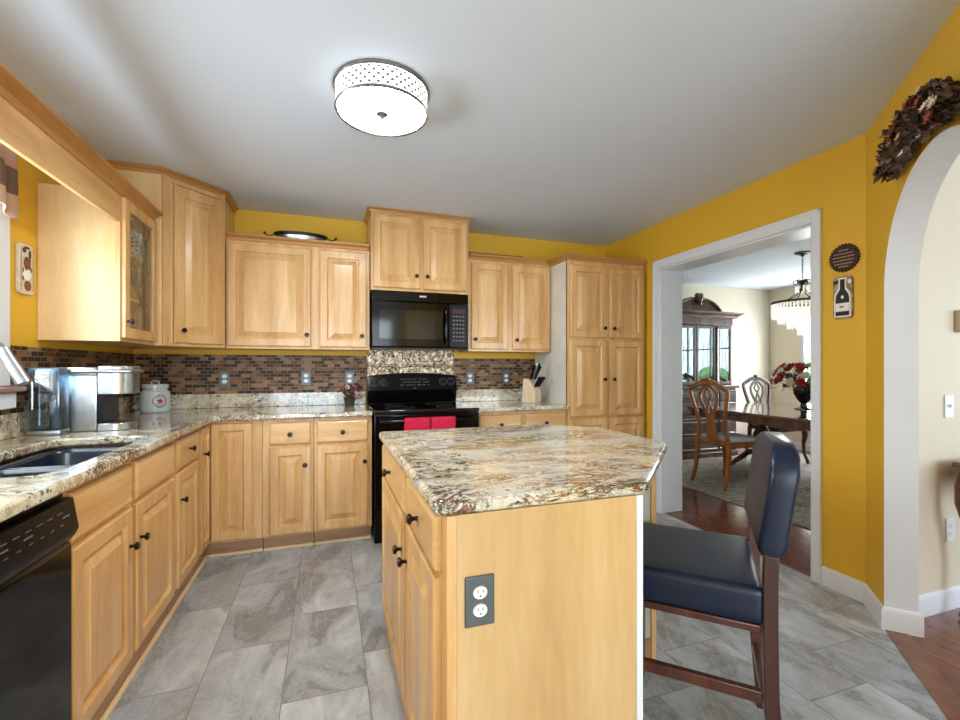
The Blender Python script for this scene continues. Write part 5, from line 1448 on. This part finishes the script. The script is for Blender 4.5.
c2 = dining_chair((5.43, 4.19), R(180), 'dark cherry dining chair with an arched back standing at the far end of the table', 'cherry')
c3 = copy_tree(c2); c3.location = (4.30, 2.50, RG); c3.rotation_euler = (0, 0, R(0)); c3['label'] = 'cherry dining chair with pale seat at the near end of the dining table'
c4 = copy_tree(c2); c4.location = (5.80, 3.20, RG); c4.rotation_euler = (0, 0, R(90)); c4['label'] = 'cherry dining chair on the window side of the table, behind the flower vase'
# vase with flowers
random.seed(11)
t = thing('flower_vase', 'black footed vase filled with red and cream flowers on the dining table', 'flower arrangement', (4.86, 3.43, RG+0.7485))
mb = MB(); mb.lathe([(0, 0), (0.085, 0), (0.085, 0.010), (0.035, 0.03), (0.028, 0.06), (0.060, 0.10), (0.095, 0.17), (0.10, 0.24), (0.085, 0.24), (0.075, 0.16), (0, 0.12)], 28); obj('vase', mb, 'vase', t)
mb = MB()
for i in range(160): leafblade(mb, Vector((0, 0, 0.24))+rdir(0.35)*random.uniform(0.0, 0.24), rdir(0.25), random.uniform(0.06, 0.14), 0.035, 0.4)
obj('foliage', mb, 'leaf', t, smooth=0)
mb = MB()
for i in range(26): leafblade(mb, Vector((0, 0, 0.25)), rdir(0.8), random.uniform(0.26, 0.42), 0.012, 0.25)
obj('grass_blades', mb, 'leaf', t, smooth=0)
for nm, mt, cnt, rr in (('red_flower', 'petal_red', 26, 0.055), ('maroon_flower', 'petal_dark', 9, 0.05), ('cream_flower', 'petal_white', 9, 0.05)):
    for i in range(cnt):
        mb = MB()
        d = rdir(0.55); p = Vector((0, 0, 0.27))+Vector((d.x*0.28, d.y*0.28, d.z*0.26)); petals(mb, p, rr, 8, 0.45, nrm=d)
        obj(nm, mb, mt, t, smooth=0)
# chandelier
t = thing('chandelier', 'lit chandelier with a round tiered curtain of crystal drops hanging over the dining table', 'chandelier', (4.74, 3.36, 2.43))
mb = MB(); mb.lathe([(0, 0), (0.075, 0), (0.070, -0.012), (0.02, -0.03), (0.008, -0.045), (0, -0.045)], 24); obj('canopy', mb, 'iron', t)
mb = MB()
for k in range(9):
    z = -0.045-0.028*k-0.014
    mb.tube([(0.008*math.cos(a)*(1 if k % 2 else 0.2), 0.008*math.cos(a)*(0.2 if k % 2 else 1), z+0.018*math.sin(a)) for a in [2*PI*j/10 for j in range(10)]], 0.0028, 5, closed=True)
obj('chain', mb, 'iron', t)
mb = MB(); mb.lathe([(0, -0.29), (0.012, -0.29), (0.022, -0.32), (0.016, -0.36), (0.012, -0.40), (0, -0.41)], 16)
for k in range(6):
    a = k*PI/3; c_, s_ = math.cos(a), math.sin(a)
    mb.tube([(c_*r_, s_*r_, z) for r_, z in ((0.01, -0.33), (0.04, -0.29), (0.075, -0.295), (0.075, -0.33), (0.045, -0.33))], 0.006, 6)
    mb.tube([(c_*r_, s_*r_, z) for r_, z in ((0.012, -0.37), (0.04, -0.42), (0.12, -0.48), (0.27, -0.52))], 0.005, 6)
obj('arms', mb, 'iron', t)
mb = MB(); mb.lathe([(0.270, -0.515), (0.280, -0.515), (0.280, -0.535), (0.270, -0.535), (0.270, -0.515)], 40); obj('ring', mb, 'iron', t)
def drops(name, rad, z, ln_, cnt, w):
    mb = MB(); w *= 0.72
    for k in range(cnt):
        a = 2*PI*k/cnt; mb.lathe([(0, 0), (w*0.5, -ln_*0.06), (w*0.5, -ln_*0.85), (0, -ln_)], 6, (rad*math.cos(a), rad*math.sin(a), z))
    return obj(name, mb, 'crystal', t, smooth=0)
drops('crystal_tier', 0.272, -0.536, 0.16, 52, 0.026); drops('crystal_tier', 0.215, -0.60, 0.15, 38, 0.026); drops('crystal_tier', 0.13, -0.66, 0.15, 24, 0.026); drops('crystal_tier', 0.04, -0.74, 0.14, 8, 0.026)
drops('crystal_tier', 0.06, -0.35, 0.09, 8, 0.02)
# china cabinet
t = thing('china_cabinet', 'tall carved dark wood china cabinet with glass doors and an arched pediment', 'china cabinet', (4.735, 5.17, 0))
cw = 'cherry'
grey = wood('walnut_wood', rgb(70, 50, 42), rgb(98, 74, 64), rgb(126, 100, 88), stretch=(6, 6, 1.2), rough=0.3, coat=0.4)
mb = MB(); mb.box(-0.66, 0.66, -0.42, 0, 0.06, 0.93); mb.box(-0.69, 0.69, -0.46, 0, 0.9305, 0.97); mb.box(-0.68, 0.68, -0.44, 0, 0.0, 0.0595); obj('base_body', mb, grey, t, bev=0.006)
for cx_ in (-0.50, 0.0, 0.50):
    hw_ = 0.15 if cx_ else 0.335
    for j in range(4):
        z0_ = 0.10+j*0.205
        mb = MB(); ring_panel(mb, cx_-hw_, cx_+hw_, z0_, z0_+0.185, [(0, -0.4205), (0, -0.434), (0.010, -0.438), (0.02, -0.430), (0.03, -0.432)]); dd = obj('drawer', mb, grey, t, smooth=0)
        for sx in ((-1, 1) if cx_ == 0 else (0,)):
            mb = MB(); mb.tube([(cx_+sx*0.18-0.035, -0.434, z0_+0.10), (cx_+sx*0.18-0.025, -0.450, z0_+0.085), (cx_+sx*0.18+0.025, -0.450, z0_+0.085), (cx_+sx*0.18+0.035, -0.434, z0_+0.10)], 0.004, 6); obj('pull', mb, 'iron', dd)
mb = MB()   # upper case
mb.box(-0.65, -0.63, -0.36, 0, 0.9705, 1.80); mb.box(0.63, 0.65, -0.36, 0, 0.9705, 1.80)
for x in (-0.355, 0.355): mb.box(x-0.018, x+0.018, -0.36, 0, 0.9705, 1.80)
mb.box(-0.65, 0.65, -0.012, 0, 0.9705, 1.80); mb.box(-0.65, 0.65, -0.38, 0, 1.80, 1.90)
obj('upper_case', mb, grey, t, bev=0.003)
mb = MB(); mb.box(-0.628, 0.628, -0.016, -0.0125, 0.975, 1.795); obj('mirror_back', mb, 'mirror', t, smooth=0)
mb = MB()
for z in (1.25, 1.52):
    mb.box(-0.335, 0.335, -0.33, -0.02, z, z+0.008); mb.box(0.375, 0.628, -0.33, -0.02, z, z+0.008); mb.box(-0.628, -0.375, -0.33, -0.02, z, z+0.008)
obj('glass_shelves', mb, 'glass', t, smooth=0)
for x0, x1 in ((-0.625, -0.378), (-0.335, -0.004), (0.004, 0.335), (0.378, 0.625)):
    mb = MB(); fw = 0.034
    for a, b_, c, d_ in ((x0, x0+fw, 0.98, 1.79), (x1-fw, x1, 0.98, 1.79), (x0+fw, x1-fw, 0.98, 1.02), (x0+fw, x1-fw, 1.75, 1.79)): mb.box(a, b_, -0.385, -0.362, c, d_)
    dd = obj('glass_door', mb, grey, t, bev=0.003)
    mb = MB(); mb.box(x0+fw-0.003, x1-fw+0.003, -0.374, -0.371, 1.017, 1.753); obj('pane', mb, 'hutch_glass', dd, smooth=0)
    mb = MB()
    xm = (x0+x1)/2; hw_ = (x1-x0)/2-fw
    for s_ in (-1, 1): mb.tube([(xm+s_*hw_*(1-0.75*math.sin(PI*k/10)), -0.378, 1.02+0.73*k/10) for k in range(11)], 0.0016, 5)
    obj('fretwork', mb, grey, dd)
for x in (-0.355, 0.355):
    mb = MB(); mb.tube([(x, -0.385, 0.99), (x, -0.385, 1.78)], 0.020, 10); mb.sphere((x, -0.385, 1.02), 0.028, 10, 8); mb.sphere((x, -0.385, 1.76), 0.028, 10, 8); obj('column', mb, 'cherry', t)
mb = MB(); mb.sweep([(-0.67, -0.0), (-0.67, -0.40), (0.67, -0.40), (0.67, 0.0)][::1], [(0, 1.9005), (0.02, 1.9005), (0.03, 1.925), (0.075, 1.955), (0.085, 1.975), (0, 1.975)]); obj('cornice', mb, grey, t, smooth=25)
mb = MB(); n = 24   # arched bonnet
pr = []
for k in range(n+1):
    x = -0.40+0.80*k/n; u = abs(x)/0.40
    pr.append((x, 1.978+0.165*(max(0.0, 1-u**2.6))**0.9))
f_ = [mb.bm.verts.new((x, -0.40, z)) for x, z in pr]; b2 = [mb.bm.verts.new((x, -0.30, z)) for x, z in pr]
fl = [mb.bm.verts.new((x, -0.40, 1.976)) for x, z in pr]; bl = [mb.bm.verts.new((x, -0.30, 1.976)) for x, z in pr]
for i in range(n):
    mb.bm.faces.new((f_[i], f_[i+1], b2[i+1], b2[i])); mb.bm.faces.new((fl[i], fl[i+1], f_[i+1], f_[i])); mb.bm.faces.new((bl[i], bl[i+1], b2[i+1], b2[i]))
obj('bonnet', mb, grey, t, fixn=True, smooth=40)
mb = MB()
for s_ in (-1, 1): mb.tube([(s_*abs(x), -0.41, z+0.006) for x, z in pr[n//2:]], 0.020, 8)
obj('bonnet_molding', mb, grey, t)
mb = MB(); mb.sphere((0, -0.425, 2.150), 0.055, 14, 10, 1.2); mb.sphere((0, -0.44, 2.10), 0.030, 10, 8, 1.6)
for s_ in (-1, 1): mb.sphere((s_*0.035, -0.43, 2.19), 0.030, 10, 8)
obj('carved_finial', mb, 'cherry', t)
